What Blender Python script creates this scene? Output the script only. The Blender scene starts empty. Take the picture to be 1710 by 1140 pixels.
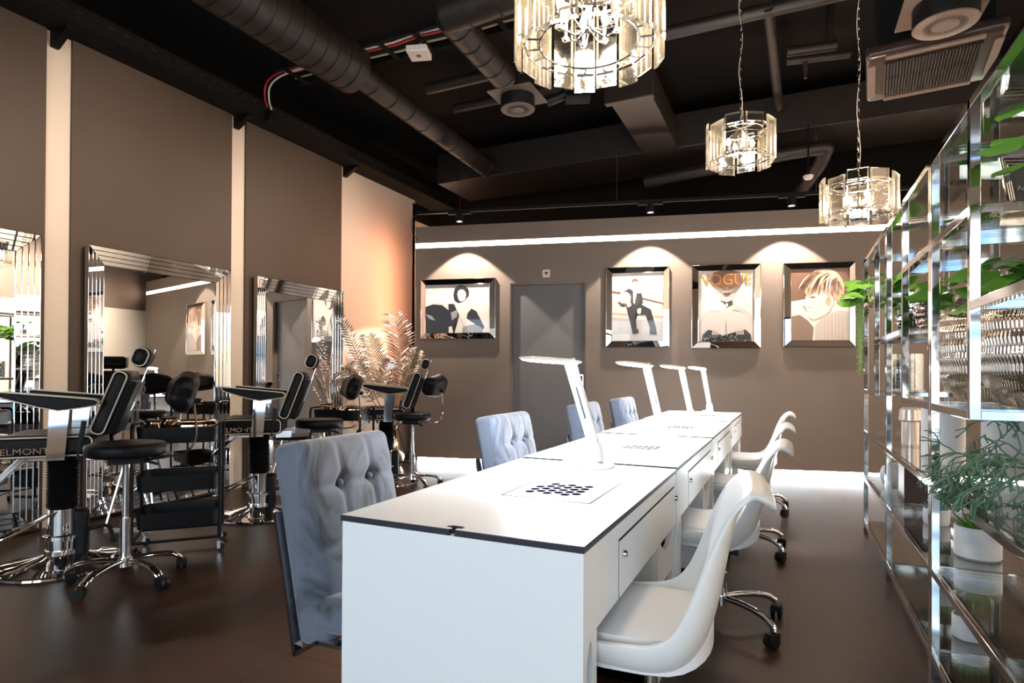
import bpy, bmesh, math, random
from mathutils import Vector, Matrix, noise
random.seed(7)
PI = math.pi
sc = bpy.context.scene
COL = sc.collection

# ------------------------------------------------------------------ camera
cd = bpy.data.cameras.new('camera'); cam = bpy.data.objects.new('camera', cd); COL.objects.link(cam)
YAW, PIT, ROL = .434965, .0067496, -.0050688
fw = Vector((-math.sin(YAW)*math.cos(PIT), math.cos(YAW)*math.cos(PIT), math.sin(PIT)))
rt = Vector((math.cos(YAW), math.sin(YAW), 0)); dn = fw.cross(rt)
r2 = rt*math.cos(ROL)+dn*math.sin(ROL); d2 = -rt*math.sin(ROL)+dn*math.cos(ROL)
mw = Matrix((r2, -d2, -fw)).transposed().to_4x4(); mw.translation = Vector((0, 0, 1.15))
cam.matrix_world = mw
cd.sensor_width = 36; cd.lens = 995.4/1710*36; cd.shift_y = 46.12/1710; cd.clip_start = .02
sc.camera = cam
# ------------------------------------------------------------------ view + world
vs = sc.view_settings
sc.display_settings.display_device = 'sRGB'
vs.view_transform = 'Standard'; vs.look = 'None'; vs.gamma = 1; vs.use_curve_mapping = False
vs.exposure = 0.42
w = bpy.data.worlds.new('world'); sc.world = w; w.use_nodes = True
w.node_tree.nodes['Background'].inputs[0].default_value = (.55, .75, 1, 1)
w.node_tree.nodes['Background'].inputs[1].default_value = .02
sc.cycles.use_denoising = True
sc.cycles.max_bounces = 9; sc.cycles.glossy_bounces = 6; sc.cycles.diffuse_bounces = 3
sc.cycles.transmission_bounces = 8; sc.cycles.transparent_max_bounces = 24
sc.cycles.caustics_reflective = False; sc.cycles.caustics_refractive = False
sc.cycles.sample_clamp_indirect = 6

def light(name, kind, loc, energy, color, rot=(0, 0, 0), **k):
    l = bpy.data.lights.new(name, kind); l.energy = energy; l.color = color
    for a, b in k.items(): setattr(l, a, b)
    o = bpy.data.objects.new(name, l); COL.objects.link(o); o.location = loc; o.rotation_euler = rot
    return o
# daylight entering by the shop windows behind the camera
# the row of ceiling spots washing the right hand side of the salon
for i, y in enumerate((1.2, 2.9, 4.6, 6.2)):
    light('unseen_spot', 'SPOT', (1.35, y, 3.5), 520, (1, .84, .68), (0, math.radians(-50), 0), spot_size=math.radians(100), spot_blend=.8, shadow_soft_size=.08)
# unseen spots added as fill for the left wall, above the make-up chairs
for i, (x, y) in enumerate(((-3.0, 1.0), (-2.9, 3.0), (-2.9, 5.0))):
    light('unseen_spot', 'SPOT', (x, y, 3.3), 115, (1, .80, .64), (0, math.radians(58), 0), spot_size=math.radians(105), spot_blend=1, shadow_soft_size=.06)

# ------------------------------------------------------------------ materials
def mat(name, col, rough=.5, metal=0, emis=None, es=0, spec=.5, coat=0, trans=0, ior=1.45, alpha=1, sheen=0):
    m = bpy.data.materials.new(name); m.use_nodes = True
    b = m.node_tree.nodes['Principled BSDF']; I = b.inputs
    I['Base Color'].default_value = (*col, 1); I['Roughness'].default_value = rough; I['Metallic'].default_value = metal
    I['Specular IOR Level'].default_value = spec; I['Coat Weight'].default_value = coat; I['Coat Roughness'].default_value = .03
    I['Transmission Weight'].default_value = trans; I['IOR'].default_value = ior; I['Sheen Weight'].default_value = sheen
    if emis: I['Emission Color'].default_value = (*emis, 1); I['Emission Strength'].default_value = es
    return m
def nd(m, t, **k):
    n = m.node_tree.nodes.new(t)
    for a, b in k.items(): setattr(n, a, b)
    return n
def lk(m, a, b): m.node_tree.links.new(a, b)
def mottled(name, c1, c2, scale, rough, r2=None, bump=0, detail=4, stretch=(1, 1, 1), coords='Object', **k):
    m = mat(name, c1, rough, **k); b = m.node_tree.nodes['Principled BSDF']
    tc = nd(m, 'ShaderNodeTexCoord'); mp = nd(m, 'ShaderNodeMapping'); mp.inputs['Scale'].default_value = stretch
    n = nd(m, 'ShaderNodeTexNoise'); n.inputs['Scale'].default_value = scale; n.inputs['Detail'].default_value = detail
    r = nd(m, 'ShaderNodeValToRGB'); r.color_ramp.elements[0].position = .35; r.color_ramp.elements[1].position = .65
    r.color_ramp.elements[0].color = (*c1, 1); r.color_ramp.elements[1].color = (*c2, 1)
    lk(m, tc.outputs[coords], mp.inputs[0]); lk(m, mp.outputs[0], n.inputs['Vector']); lk(m, n.outputs[0], r.inputs[0]); lk(m, r.outputs[0], b.inputs['Base Color'])
    if r2 is not None:
        q = nd(m, 'ShaderNodeMapRange'); q.inputs['To Min'].default_value = rough; q.inputs['To Max'].default_value = r2
        lk(m, n.outputs[0], q.inputs[0]); lk(m, q.outputs[0], b.inputs['Roughness'])
    if bump:
        bp = nd(m, 'ShaderNodeBump'); bp.inputs['Strength'].default_value = bump; bp.inputs['Distance'].default_value = .01
        lk(m, n.outputs[0], bp.inputs['Height']); lk(m, bp.outputs[0], b.inputs['Normal'])
    return m
def glassy(name, tint, gloss=.12, rough=.01, trans_rough=None):
    m = bpy.data.materials.new(name); m.use_nodes = True; nt = m.node_tree; nt.nodes.remove(nt.nodes['Principled BSDF'])
    t = nd(m, 'ShaderNodeBsdfTransparent'); t.inputs[0].default_value = (*tint, 1)
    g = nd(m, 'ShaderNodeBsdfGlossy'); g.inputs[0].default_value = (1, 1, 1, 1); g.inputs['Roughness'].default_value = rough
    f = nd(m, 'ShaderNodeLayerWeight'); f.inputs[0].default_value = .35
    q = nd(m, 'ShaderNodeMapRange'); q.inputs['To Min'].default_value = gloss; q.inputs['To Max'].default_value = .85
    x = nd(m, 'ShaderNodeMixShader'); lk(m, f.outputs['Fresnel'], q.inputs[0]); lk(m, q.outputs[0], x.inputs[0])
    lk(m, t.outputs[0], x.inputs[1]); lk(m, g.outputs[0], x.inputs[2]); lk(m, x.outputs[0], nt.nodes['Material Output'].inputs[0])
    return m

M_taupe = mottled('taupe_wall_paint', (.066, .044, .030), (.074, .050, .034), 1.3, .62, detail=2)
M_taupe2 = mottled('taupe_partition_paint', (.180, .140, .112), (.195, .152, .122), 1.3, .6, detail=2)
M_cream = mat('cream_wall_paint', (.70, .60, .50), .6)
M_white_wall = mat('white_wall_paint', (.84, .78, .70), .6)
M_ceil = mat('black_ceiling_paint', (.007, .0055, .005), .85, spec=.2)
M_duct = mottled('black_duct_paint', (.011, .008, .007), (.018, .012, .010), 6, .5)
M_duct2 = mat('brown_black_metal', (.018, .012, .010), .45)
M_black = mat('black_satin_metal', (.004, .004, .005), .45, spec=.22)
M_blackplas = mat('black_plastic', (.007, .007, .008), .45, spec=.3)
M_leather = mottled('black_leather', (.004, .0038, .005), (.007, .0065, .008), 40, .45, bump=.05, spec=.16)
M_piping = mat('cream_piping', (.62, .55, .45), .5)
M_chrome = mat('polished_chrome', (.82, .82, .84), .05, 1)
M_shelf = mat('nickel_shelf_frame', (.56, .56, .57), .07, 1)
M_steel = mat('brushed_steel', (.62, .62, .66), .22, 1)
M_gold = mat('champagne_metal', (.50, .40, .31), .12, 1)
M_silver = mat('silver_leaf_metal', (.78, .70, .62), .2, 1)
M_mirror = mat('mirror_glass', (.90, .90, .89), .005, 1)
M_white = mat('white_laminate', (.86, .89, .91), .38)
M_whitegloss = mat('white_plastic_shell', (.82, .84, .85), .32)
M_cushion = mat('white_leatherette', (.78, .80, .84), .45)
M_edge = mat('dark_slab_edge', (.018, .018, .03), .5)
M_recess_shade = mat('recess_shade', (.02, .025, .03), .9, spec=.05)
M_hole = mat('dark_perforation', (.012, .012, .03), 1, spec=0)
M_lampwhite = mat('white_lamp_plastic', (.86, .87, .90), .3)
M_led = mat('cool_led_panel', (1, 1, 1), .4, emis=(.86, .92, 1), es=40)
M_strip = mat('warm_led_strip', (1, .9, .8), .4, emis=(1, .72, .55), es=20)
M_stripend = mat('amber_led_end', (1, .6, .4), .4, emis=(1, .42, .25), es=9)
M_strip2 = mat('cool_led_strip', (1, 1, 1), .4, emis=(.85, .95, 1), es=70)
M_bulb = mat('glowing_bulb', (1, .9, .8), .4, emis=(1, .74, .46), es=130)
M_spotlens = mat('glowing_spot_lens', (1, 1, 1), .4, emis=(1, .93, .85), es=30)
M_crystal = glassy('crystal_glass', (.99, .97, .93), .10, .08)
M_crystaledge = mat('cut_crystal_edge', (.97, .92, .84), .08, spec=1, trans=.82)
M_glass = glassy('clear_shelf_glass', (.93, .965, .95), .16, .0)
M_glassvase = glassy('clear_vase_glass', (.92, .93, .92), .16, .02)
M_door = mottled('grey_door_paint', (.120, .112, .112), (.130, .122, .121), 2, .45)
M_green = mat('green_leaf', (.10, .30, .035), .45)
M_green2 = mat('fresh_green_leaf', (.17, .42, .06), .5)
M_rhip = mat('bluish_green_stem', (.10, .20, .13), .5)
M_fern = mat('pale_fern_leaf', (.25, .45, .12), .5)
M_ceramic = mottled('white_stoneware', (.55, .57, .60), (.70, .72, .74), 9, .5)
M_frost = mat('frosted_white_glass', (.82, .80, .78), .35)
M_pearl = mat('pearly_glass', (.85, .74, .66), .15, .3, coat=1)
M_pebble = mottled('speckled_pebble', (.12, .12, .13), (.75, .75, .75), 60, .6)
M_brown = mottled('dark_wood_veneer', (.045, .020, .017), (.06, .028, .022), 6, .45)
M_teal = mat('teal_glaze', (.12, .40, .45), .3)
M_red = mat('red_cable', (.45, .02, .02), .5)
M_whitecable = mat('white_cable', (.7, .66, .6), .5)
M_whitebox = mat('white_device_plastic', (.75, .68, .62), .5)
M_grille = mottled('grille_metal', (.10, .068, .056), (.14, .10, .08), 90, .4)
M_ac = mat('bronze_grey_panel', (.035, .022, .019), .28, .3)
M_exitgreen = mat('exit_green_light', (0, .5, .2), .5, emis=(0, .55, .20), es=1.4)
M_exitwhite = mat('exit_white_light', (1, 1, 1), .5, emis=(.9, 1, .95), es=2.2)
M_window = mat('daylit_window_pane', (.3, .3, .3), .3, emis=(.70, .86, 1), es=6.5)
def outdoors(m):
    b = m.node_tree.nodes['Principled BSDF']; tc = nd(m, 'ShaderNodeTexCoord'); br = nd(m, 'ShaderNodeTexBrick')
    br.inputs['Scale'].default_value = 1; br.inputs['Brick Width'].default_value = .62; br.inputs['Row Height'].default_value = .47; br.inputs['Mortar Size'].default_value = .03
    br.inputs['Color1'].default_value = (.10, .26, .50, 1); br.inputs['Color2'].default_value = (.92, .97, .93, 1); br.inputs['Mortar'].default_value = (.25, .3, .35, 1)
    mp = nd(m, 'ShaderNodeMapping'); mp.inputs['Rotation'].default_value = (PI/2, 0, 0)
    lk(m, tc.outputs['Object'], mp.inputs[0]); lk(m, mp.outputs[0], br.inputs['Vector']); lk(m, br.outputs[0], b.inputs['Emission Color'])
outdoors(M_window)
M_pink = mat('blush_velvet', (.72, .50, .44), .8, sheen=.5)
M_print_l = mat('print_paper_light', (.72, .66, .60), .35, coat=.9)
M_print_g = mat('print_grey', (.30, .29, .31), .35, coat=.9)
M_print_d = mat('print_black', (.022, .022, .028), .35, coat=.9)
M_print_m = mat('print_mid', (.50, .46, .44), .35, coat=.9)
M_print_o = mat('print_orange', (.62, .20, .03), .35, coat=.9)
M_print_b = mat('print_brown', (.16, .085, .055), .35, coat=.9)
M_print_t = mat('print_tan', (.62, .40, .28), .35, coat=.9)
M_print_t2 = mat('print_soft_grey_skin', (.56, .49, .45), .35, coat=.9)
M_print_s = mat('print_skin', (.80, .68, .60), .35, coat=.9)

# velvet: brushed lighter and darker patches belong to the pile
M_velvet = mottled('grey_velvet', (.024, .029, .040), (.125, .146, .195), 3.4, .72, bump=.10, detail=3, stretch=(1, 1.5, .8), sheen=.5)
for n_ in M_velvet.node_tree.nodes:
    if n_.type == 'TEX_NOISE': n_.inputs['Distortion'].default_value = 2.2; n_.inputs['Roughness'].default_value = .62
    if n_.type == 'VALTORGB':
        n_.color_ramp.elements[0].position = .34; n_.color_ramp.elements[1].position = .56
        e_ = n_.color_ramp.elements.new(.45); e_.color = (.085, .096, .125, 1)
# hammered silver: bands and fine flutes
def ribbed():
    m = mat('fluted_silver', (.80, .74, .66), .16, 1); b = m.node_tree.nodes['Principled BSDF']
    tc = nd(m, 'ShaderNodeTexCoord'); sx = nd(m, 'ShaderNodeSeparateXYZ'); lk(m, tc.outputs['Object'], sx.inputs[0])
    at = nd(m, 'ShaderNodeMath', operation='ARCTAN2'); lk(m, sx.outputs[0], at.inputs[0]); lk(m, sx.outputs[1], at.inputs[1])
    mu = nd(m, 'ShaderNodeMath', operation='MULTIPLY'); mu.inputs[1].default_value = 120; lk(m, at.outputs[0], mu.inputs[0])
    s = nd(m, 'ShaderNodeMath', operation='SINE'); lk(m, mu.outputs[0], s.inputs[0])
    bp = nd(m, 'ShaderNodeBump'); bp.inputs['Strength'].default_value = .8; bp.inputs['Distance'].default_value = .0025
    lk(m, s.outputs[0], bp.inputs['Height']); lk(m, bp.outputs[0], b.inputs['Normal'])
    return m
M_ribbed = ribbed()
def floor_mat():
    m = mottled('brown_resin_floor_tiles', (.014, .006, .0035), (.070, .032, .018), 1.5, .24, .5, bump=.05, detail=7, stretch=(1, .6, 1), spec=.35)
    b = m.node_tree.nodes['Principled BSDF']
    tc = nd(m, 'ShaderNodeTexCoord'); br = nd(m, 'ShaderNodeTexBrick'); br.offset = .5
    br.inputs['Scale'].default_value = 1; br.inputs['Brick Width'].default_value = .92; br.inputs['Row Height'].default_value = .92
    br.inputs['Mortar Size'].default_value = .004; br.inputs['Mortar Smooth'].default_value = .3
    br.inputs['Color1'].default_value = (1, 1, 1, 1); br.inputs['Color2'].default_value = (.92, .92, .92, 1); br.inputs['Mortar'].default_value = (.35, .32, .3, 1)
    lk(m, tc.outputs['Object'], br.inputs['Vector'])
    mx = nd(m, 'ShaderNodeMixRGB', blend_type='MULTIPLY'); mx.inputs[0].default_value = 1
    src = b.inputs['Base Color'].links[0].from_socket
    lk(m, src, mx.inputs[1]); lk(m, br.outputs[0], mx.inputs[2]); lk(m, mx.outputs[0], b.inputs['Base Color'])
    return m
M_floor = floor_mat()

# ------------------------------------------------------------------ mesh helpers
class MB:
    def __init__(s): s.bm = bmesh.new(); s.mats = []; s.cur = 0
    def mat(s, m):
        if m not in s.mats: s.mats.append(m)
        s.cur = s.mats.index(m); return s
    def _f(s, vs):
        try: f = s.bm.faces.new(vs); f.material_index = s.cur; return f
        except ValueError: return None
    def poly(s, pts): return s._f([s.bm.verts.new(p) for p in pts])
    def box(s, c, d, rot=None):
        R = rot if rot else Matrix.Identity(3); c = Vector(c); v = []
        for sx in (-.5, .5):
            for sy in (-.5, .5):
                for sz in (-.5, .5): v.append(s.bm.verts.new(c+R@Vector((sx*d[0], sy*d[1], sz*d[2]))))
        for q in ((0, 1, 3, 2), (4, 6, 7, 5), (0, 4, 5, 1), (2, 3, 7, 6), (0, 2, 6, 4), (1, 5, 7, 3)): s._f([v[i] for i in q])
        return s
    def b2(s, a, b):
        a = Vector(a); b = Vector(b); return s.box((a+b)/2, [abs(x) for x in (b-a)])
    def ring(s, c, n, u, r, seg, ry=None):
        v = n.cross(u)
        return [s.bm.verts.new(c+u*(math.cos(2*PI*i/seg)*r)+v*(math.sin(2*PI*i/seg)*(ry or r))) for i in range(seg)]
    def skin(s, A, B):
        n = len(A)
        for i in range(n): s._f([A[i], A[(i+1) % n], B[(i+1) % n], B[i]])
    def tube(s, pts, r, seg=10, closed=False, caps=True, flat=None):
        P = [Vector(p) for p in pts]; n = len(P); rr = r if isinstance(r, (list, tuple)) else [r]*n; R = []; u = None
        for i in range(n):
            if closed: t = (P[(i+1) % n]-P[i-1])
            else: t = P[min(i+1, n-1)]-P[max(i-1, 0)]
            t.normalize()
            if u is None:
                u = t.orthogonal() if abs(t.z) > .95 else Vector((0, 0, 1)).cross(t)
                u.normalize()
            u = (u-t*u.dot(t)).normalized()
            R.append(s.ring(P[i], t, u, rr[i], seg, rr[i]*flat if flat else None))
        for i in range(n-1): s.skin(R[i], R[i+1])
        if closed: s.skin(R[-1], R[0])
        elif caps: s._f(R[0][::-1]); s._f(R[-1])
        return s
    def cyl(s, a, b, r, rb=None, seg=20): return s.tube([a, b], [r, r if rb is None else rb], seg)
    def lathe(s, prof, c=(0, 0, 0), seg=28, ax=None, sx=1, sy=1):
        c = Vector(c); R = ax if ax else Matrix.Identity(3); rings = []
        for r, z in prof:
            if r < 1e-5: rings.append([s.bm.verts.new(c+R@Vector((0, 0, z)))])
            else: rings.append([s.bm.verts.new(c+R@Vector((math.cos(2*PI*i/seg)*r*sx, math.sin(2*PI*i/seg)*r*sy, z))) for i in range(seg)])
        for A, B in zip(rings, rings[1:]):
            if len(A) == 1 and len(B) == 1: continue
            if len(A) == 1:
                for i in range(seg): s._f([A[0], B[i], B[(i+1) % seg]])
            elif len(B) == 1:
                for i in range(seg): s._f([A[i], A[(i+1) % seg], B[0]])
            else: s.skin(A, B)
        return s
    def grid(s, fn, nu, nv, wrapu=False):
        G = [[s.bm.verts.new(fn(i/nu, j/nv)) for i in range(nu+(0 if wrapu else 1))] for j in range(nv+1)]
        for j in range(nv):
            for i in range(nu): s._f([G[j][i], G[j][(i+1) % len(G[j])], G[j+1][(i+1) % len(G[j])], G[j+1][i]])
        return s
    def prism(s, out, o, ex, ey, ez, d):
        """2-D outline -> slab of depth d: point = o + ex*x + ey*y, extruded by ez*d"""
        o, ex, ey, ez = map(Vector, (o, ex, ey, ez))
        A = [s.bm.verts.new(o+ex*x+ey*y) for x, y in out]; B = [s.bm.verts.new(o+ex*x+ey*y+ez*d) for x, y in out]
        s._f(A[::-1]); s._f(B); s.skin(A, B); return s
    def cushion(s, size, r, n=14, disp=None, at=(0, 0, 0), rot=None):
        h = [x/2 for x in size]; R = rot if rot else Matrix.Identity(3); at = Vector(at); bm2 = {}
        def key(p): return tuple(round(x, 5) for x in p)
        def vert(p):
            k = key(p)
            if k not in bm2:
                q = Vector(p); inn = Vector([max(-h[i]+r, min(h[i]-r, q[i])) for i in range(3)]); d = q-inn
                if d.length > 1e-9: q = inn+d.normalized()*r
                if disp: q = disp(q)
                bm2[k] = s.bm.verts.new(at+R@q)
            return bm2[k]
        def ticks(H):
            a = [-H, -H+r*.35, -H+r*.75]+[(-H+r)+(2*H-2*r)*i/n for i in range(n+1)]+[H-r*.75, H-r*.35, H]
            return a
        T = [ticks(x) for x in h]
        for ax in range(3):
            a1, a2 = [i for i in range(3) if i != ax]
            for sg in (-1, 1):
                for i in range(len(T[a1])-1):
                    for j in range(len(T[a2])-1):
                        q = []
                        for (di, dj) in ((0, 0), (1, 0), (1, 1), (0, 1)):
                            p = [0, 0, 0]; p[ax] = sg*h[ax]; p[a1] = T[a1][i+di]; p[a2] = T[a2][j+dj]; q.append(vert(p))
                        s._f(q)
        return s
    def build(s, name, material=None, parent=None, smooth=True, ang=35, loc=None, bev=0, rz=0):
        bmesh.ops.recalc_face_normals(s.bm, faces=s.bm.faces)
        me = bpy.data.meshes.new(name); s.bm.to_mesh(me); s.bm.free()
        ms = s.mats if s.mats else [material]
        for m in ms: me.materials.append(m)
        if smooth:
            me.shade_smooth()
            try: me.set_sharp_from_angle(angle=math.radians(ang))
            except Exception: pass
        o = bpy.data.objects.new(name, me); COL.objects.link(o)
        if parent: o.parent = parent
        if loc: o.location = loc
        if rz: o.rotation_euler.z = rz
        if bev:
            b = o.modifiers.new('bevel', 'BEVEL'); b.width = bev; b.segments = 2; b.limit_method = 'ANGLE'; b.angle_limit = math.radians(50)
        return o

def tag(o, label, cat, group=None, kind=None):
    if label: o['label'] = label
    if cat: o['category'] = cat
    if group: o['group'] = group
    if kind: o['kind'] = kind
    return o
def thing(name, label, cat, loc=(0, 0, 0), rz=0, group=None):
    o = bpy.data.objects.new(name, None); COL.objects.link(o); o.location = loc; o.rotation_euler = (0, 0, rz); o.empty_display_size = .1
    return tag(o, label, cat, group)
def kids(o): return [c for c in bpy.data.objects if c.parent == o]
def copy_tree(o, parent=None):
    c = o.copy(); COL.objects.link(c); c.parent = parent
    for ch in kids(o): copy_tree(ch, c)
    return c
def place(o, loc, rz, label, group=None):
    o.location = loc; o.rotation_euler = (0, 0, rz); o['label'] = label
    if group: o['group'] = group
    return o
def struct(name, mb, m=None, **k):
    o = mb.build(name, m, **k); o['kind'] = 'structure'; return o
def text_mesh(name, txt, size, m, parent, loc, rot, depth=.001, sx=1, bold=0):
    cu = bpy.data.curves.new(name, 'FONT'); cu.body = txt; cu.size = size; cu.extrude = depth; cu.align_x = 'CENTER'; cu.align_y = 'CENTER'; cu.offset = bold
    t = bpy.data.objects.new('tmp', cu); COL.objects.link(t)
    dg = bpy.context.evaluated_depsgraph_get(); me = bpy.data.meshes.new_from_object(t.evaluated_get(dg))
    bpy.data.objects.remove(t); me.materials.clear(); me.materials.append(m)
    o = bpy.data.objects.new(name, me); COL.objects.link(o); o.parent = parent
    o.matrix_local = Matrix.Translation(loc)@rot.to_4x4()@Matrix.Diagonal((sx, 1, 1, 1))
    return o
def bez(p, n=12):
    """Catmull-Rom through the points"""
    P = [Vector(q) for q in p]; out = []
    for i in range(len(P)-1):
        a = P[i-1] if i else P[0]*2-P[1]; b, c = P[i], P[i+1]; d = P[i+2] if i+2 < len(P) else P[-1]*2-P[-2]
        for k in range(n):
            t = k/n; out.append(.5*((2*b)+(c-a)*t+(2*a-5*b+4*c-d)*t*t+(3*b-a-3*c+d)*t**3))
    out.append(P[-1]); return out
def rrect(w, h, r, n=5):
    o = []
    for cx, cy, a in ((w/2-r, h/2-r, 0), (-w/2+r, h/2-r, PI/2), (-w/2+r, -h/2+r, PI), (w/2-r, -h/2+r, 1.5*PI)):
        for k in range(n+1): o.append((cx+math.cos(a+k*PI/2/n)*r, cy+math.sin(a+k*PI/2/n)*r))
    return o

# ------------------------------------------------------------------ room shell
XL, XR, YB, YF, ZC = -4.924, 2.85, -3.0, 8.7, 4.35
LW = 3.655
struct('floor', MB().b2((XL-.6, YB, -.05), (XR, YF, 0)), M_floor, smooth=False)
struct('ceiling', MB().b2((XL-.6, YB, ZC), (XR, YF, ZC+.05)), M_ceil, smooth=False)
# left wall: cream wall with taupe panels on it
struct('wall_left', MB().b2((XL-.10, YB, 0), (XL-.02, 7.26, LW)).b2((XL-.6, 7.2, 0), (XL-.02, 7.26, LW-.05)), M_cream, smooth=False)
struct('wall_left_return', MB().b2((XL-.75, 7.0, 0), (XL-.55, YF, 3.6)), M_cream, smooth=False)
struct('wall_left_upper', MB().b2((XL-.6, YB, LW), (XL-.4, 7.26, ZC)).b2((XL-.75, 7.26, 3.6), (XL-.5, YF, ZC)), M_ceil, smooth=False)
for i, (a, b) in enumerate(((YB, 2.50), (2.673, 4.10), (4.265, 5.67))):
    struct('trim_%d' % (i+1), MB().b2((XL-.02, a, 0), (XL, b, LW)), M_taupe, smooth=False)
# right wall: white below, taupe above
struct('wall_right', MB().b2((XR, YB, 0), (XR+.1, YF, 2.45)), M_white_wall, smooth=False)
struct('wall_right_upper', MB().b2((XR, YB, 2.45), (XR+.1, YF, ZC)), M_taupe2, smooth=False)
struct('wall_far', MB().b2((XL-.75, YF, 0), (XR, YF+.1, ZC)), M_ceil, smooth=False)
# wall behind the camera with daylit shop windows
wb = MB().b2((XL-.6, YB-.1, 0), (XR, YB, .35)).b2((XL-.6, YB-.1, 2.75), (XR, YB, ZC))
WX = [-4.2, -2.7, -2.5, -1.0, -.8, .7, .9, 2.4]
prev = XL-.6
for i in range(0, 8, 2):
    wb.b2((prev, YB-.1, .35), (WX[i], YB, 2.75)); prev = WX[i+1]
wb.b2((prev, YB-.1, .35), (XR, YB, 2.75))
struct('wall_behind', wb, M_cream, smooth=False)
for i in range(0, 8, 2):
    fr = MB().mat(M_black)
    for z0, z1 in ((.35, .40), (1.55, 1.6), (2.70, 2.75)): fr.b2((WX[i], YB-.08, z0), (WX[i+1], YB-.02, z1))
    for xx in (WX[i], WX[i+1]-.05): fr.b2((xx, YB-.08, .35), (xx+.05, YB-.02, 2.75))
    fr.mat(M_window).b2((WX[i], YB-.07, .35), (WX[i+1], YB-.06, 2.75))
    struct('window_%d' % (i//2+1), fr, smooth=False)

# partition with pictures ("back wall"), local frame: x along, y into the wall, z up
W0 = Vector((-4.43, 6.52, 0)); WA = math.atan(.238)
def wloc(s, o, z): return W0+Vector((math.cos(WA), math.sin(WA), 0))*s+Vector((math.sin(WA), -math.cos(WA), 0))*o+Vector((0, 0, z))
WL = 7.28
pw = MB()
D0, D1, DZ = 1.269, 2.219, 2.283
for a, b, z0, z1 in ((0, D0, .05, 2.772), (D1, WL, .05, 2.772), (D0, D1, DZ, 2.772), (0, WL, 2.838, 3.05)):
    pw.b2((a, 0, z0), (b, .16, z1))
pw.b2((.03, .035, 2.772), (WL, .16, 2.838))
pw.b2((.03, .06, 0), (D0, .16, .05)).b2((D1, .06, 0), (WL, .16, .05))
struct('wall_back', pw, M_taupe2, smooth=False, loc=W0, rz=WA)
st = MB().b2((.0, .012, 2.774), (WL, .034, 2.836))
struct('trim_4', st, M_strip, smooth=False, loc=W0, rz=WA)
st = MB().b2((-.004, .034, 2.774), (.02, .15, 2.836))
struct('trim_5', st, M_stripend, smooth=False, loc=W0, rz=WA)
st = MB().b2((.03, .05, .003), (D0, .058, .046)).b2((D1, .05, .003), (WL, .058, .046))
struct('trim_6', st, M_strip2, smooth=False, loc=W0, rz=WA)
# door
dr = thing('door_1', None, None, W0, WA); dr['kind'] = 'structure'
MB().b2((D0+.02, .07, .005), (D1-.02, .11, DZ-.02)).build('door_leaf', M_door, dr, smooth=False)
MB().b2((D0, .012, 0), (D0+.02, .14, DZ)).b2((D1-.02, .012, 0), (D1, .14, DZ)).b2((D0, .012, DZ-.02), (D1, .14, DZ)).build('door_frame', M_taupe2, dr, smooth=False)
h = MB().prism(rrect(.055, .15, .012), (D1-.058, .07, 1.065), (1, 0, 0), (0, 0, 1), (0, -1, 0), .004)
h.mat(M_recess_shade).b2((D1-.070, .060, 1.08), (D1-.046, .0665, 1.12)).mats[0] = M_steel
hh = MB(); hh.mat(M_steel).prism(rrect(.055, .15, .012), (D1-.058, .07, 1.065), (1, 0, 0), (0, 0, 1), (0, -1, 0), .004)
hh.mat(M_recess_shade).prism(rrect(.03, .07, .01), (D1-.058, .0655, 1.085), (1, 0, 0), (0, 0, 1), (0, -1, 0), .001)
hh.mat(M_chrome).cyl((D1-.058, .0655, 1.015), (D1-.058, .055, 1.015), .008)
hh.build('door_handle', None, dr)['label'] = 'steel recessed handle plate'
# warm wash of the strip on the neighbouring wall
for a_, b_ in ((.03, D0), (D1, WL-.1)):
    m_ = (a_+b_)/2
    light('base_strip_light', 'AREA', wloc(m_, -.045, .028), 26*(b_-a_), (1, .93, .90), (PI/2-.25, 0, WA), shape='RECTANGLE', size=b_-a_, size_y=.03)
light('amber_wash', 'AREA', wloc(-.03, -.08, 2.1), 9, (1, .38, .2), (0, PI/2, WA), shape='RECTANGLE', size=1.6, size_y=.04)
light('passage_light', 'POINT', (-4.9, 7.9, 2.9), 14, (1, .6, .4), shadow_soft_size=.1)

# sign above door
sg = thing('door_sign', 'small white square sign with dark red triangle above the grey door', 'sign', wloc(1.729, .0, 2.395), WA)
MB().prism(rrect(.095, .095, .016), (0, 0, 0), (1, 0, 0), (0, 0, 1), (0, -1, 0), .012).build('sign_plate', M_whitebox, sg)
MB().prism([(-.028, .018), (.028, .018), (0, -.024)], (0, -.012, 0), (1, 0, 0), (0, 0, 1), (0, -1, 0), .002).build('triangle_symbol', mat('dark_red_print', (.10, .01, .015), .5), sg)

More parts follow.
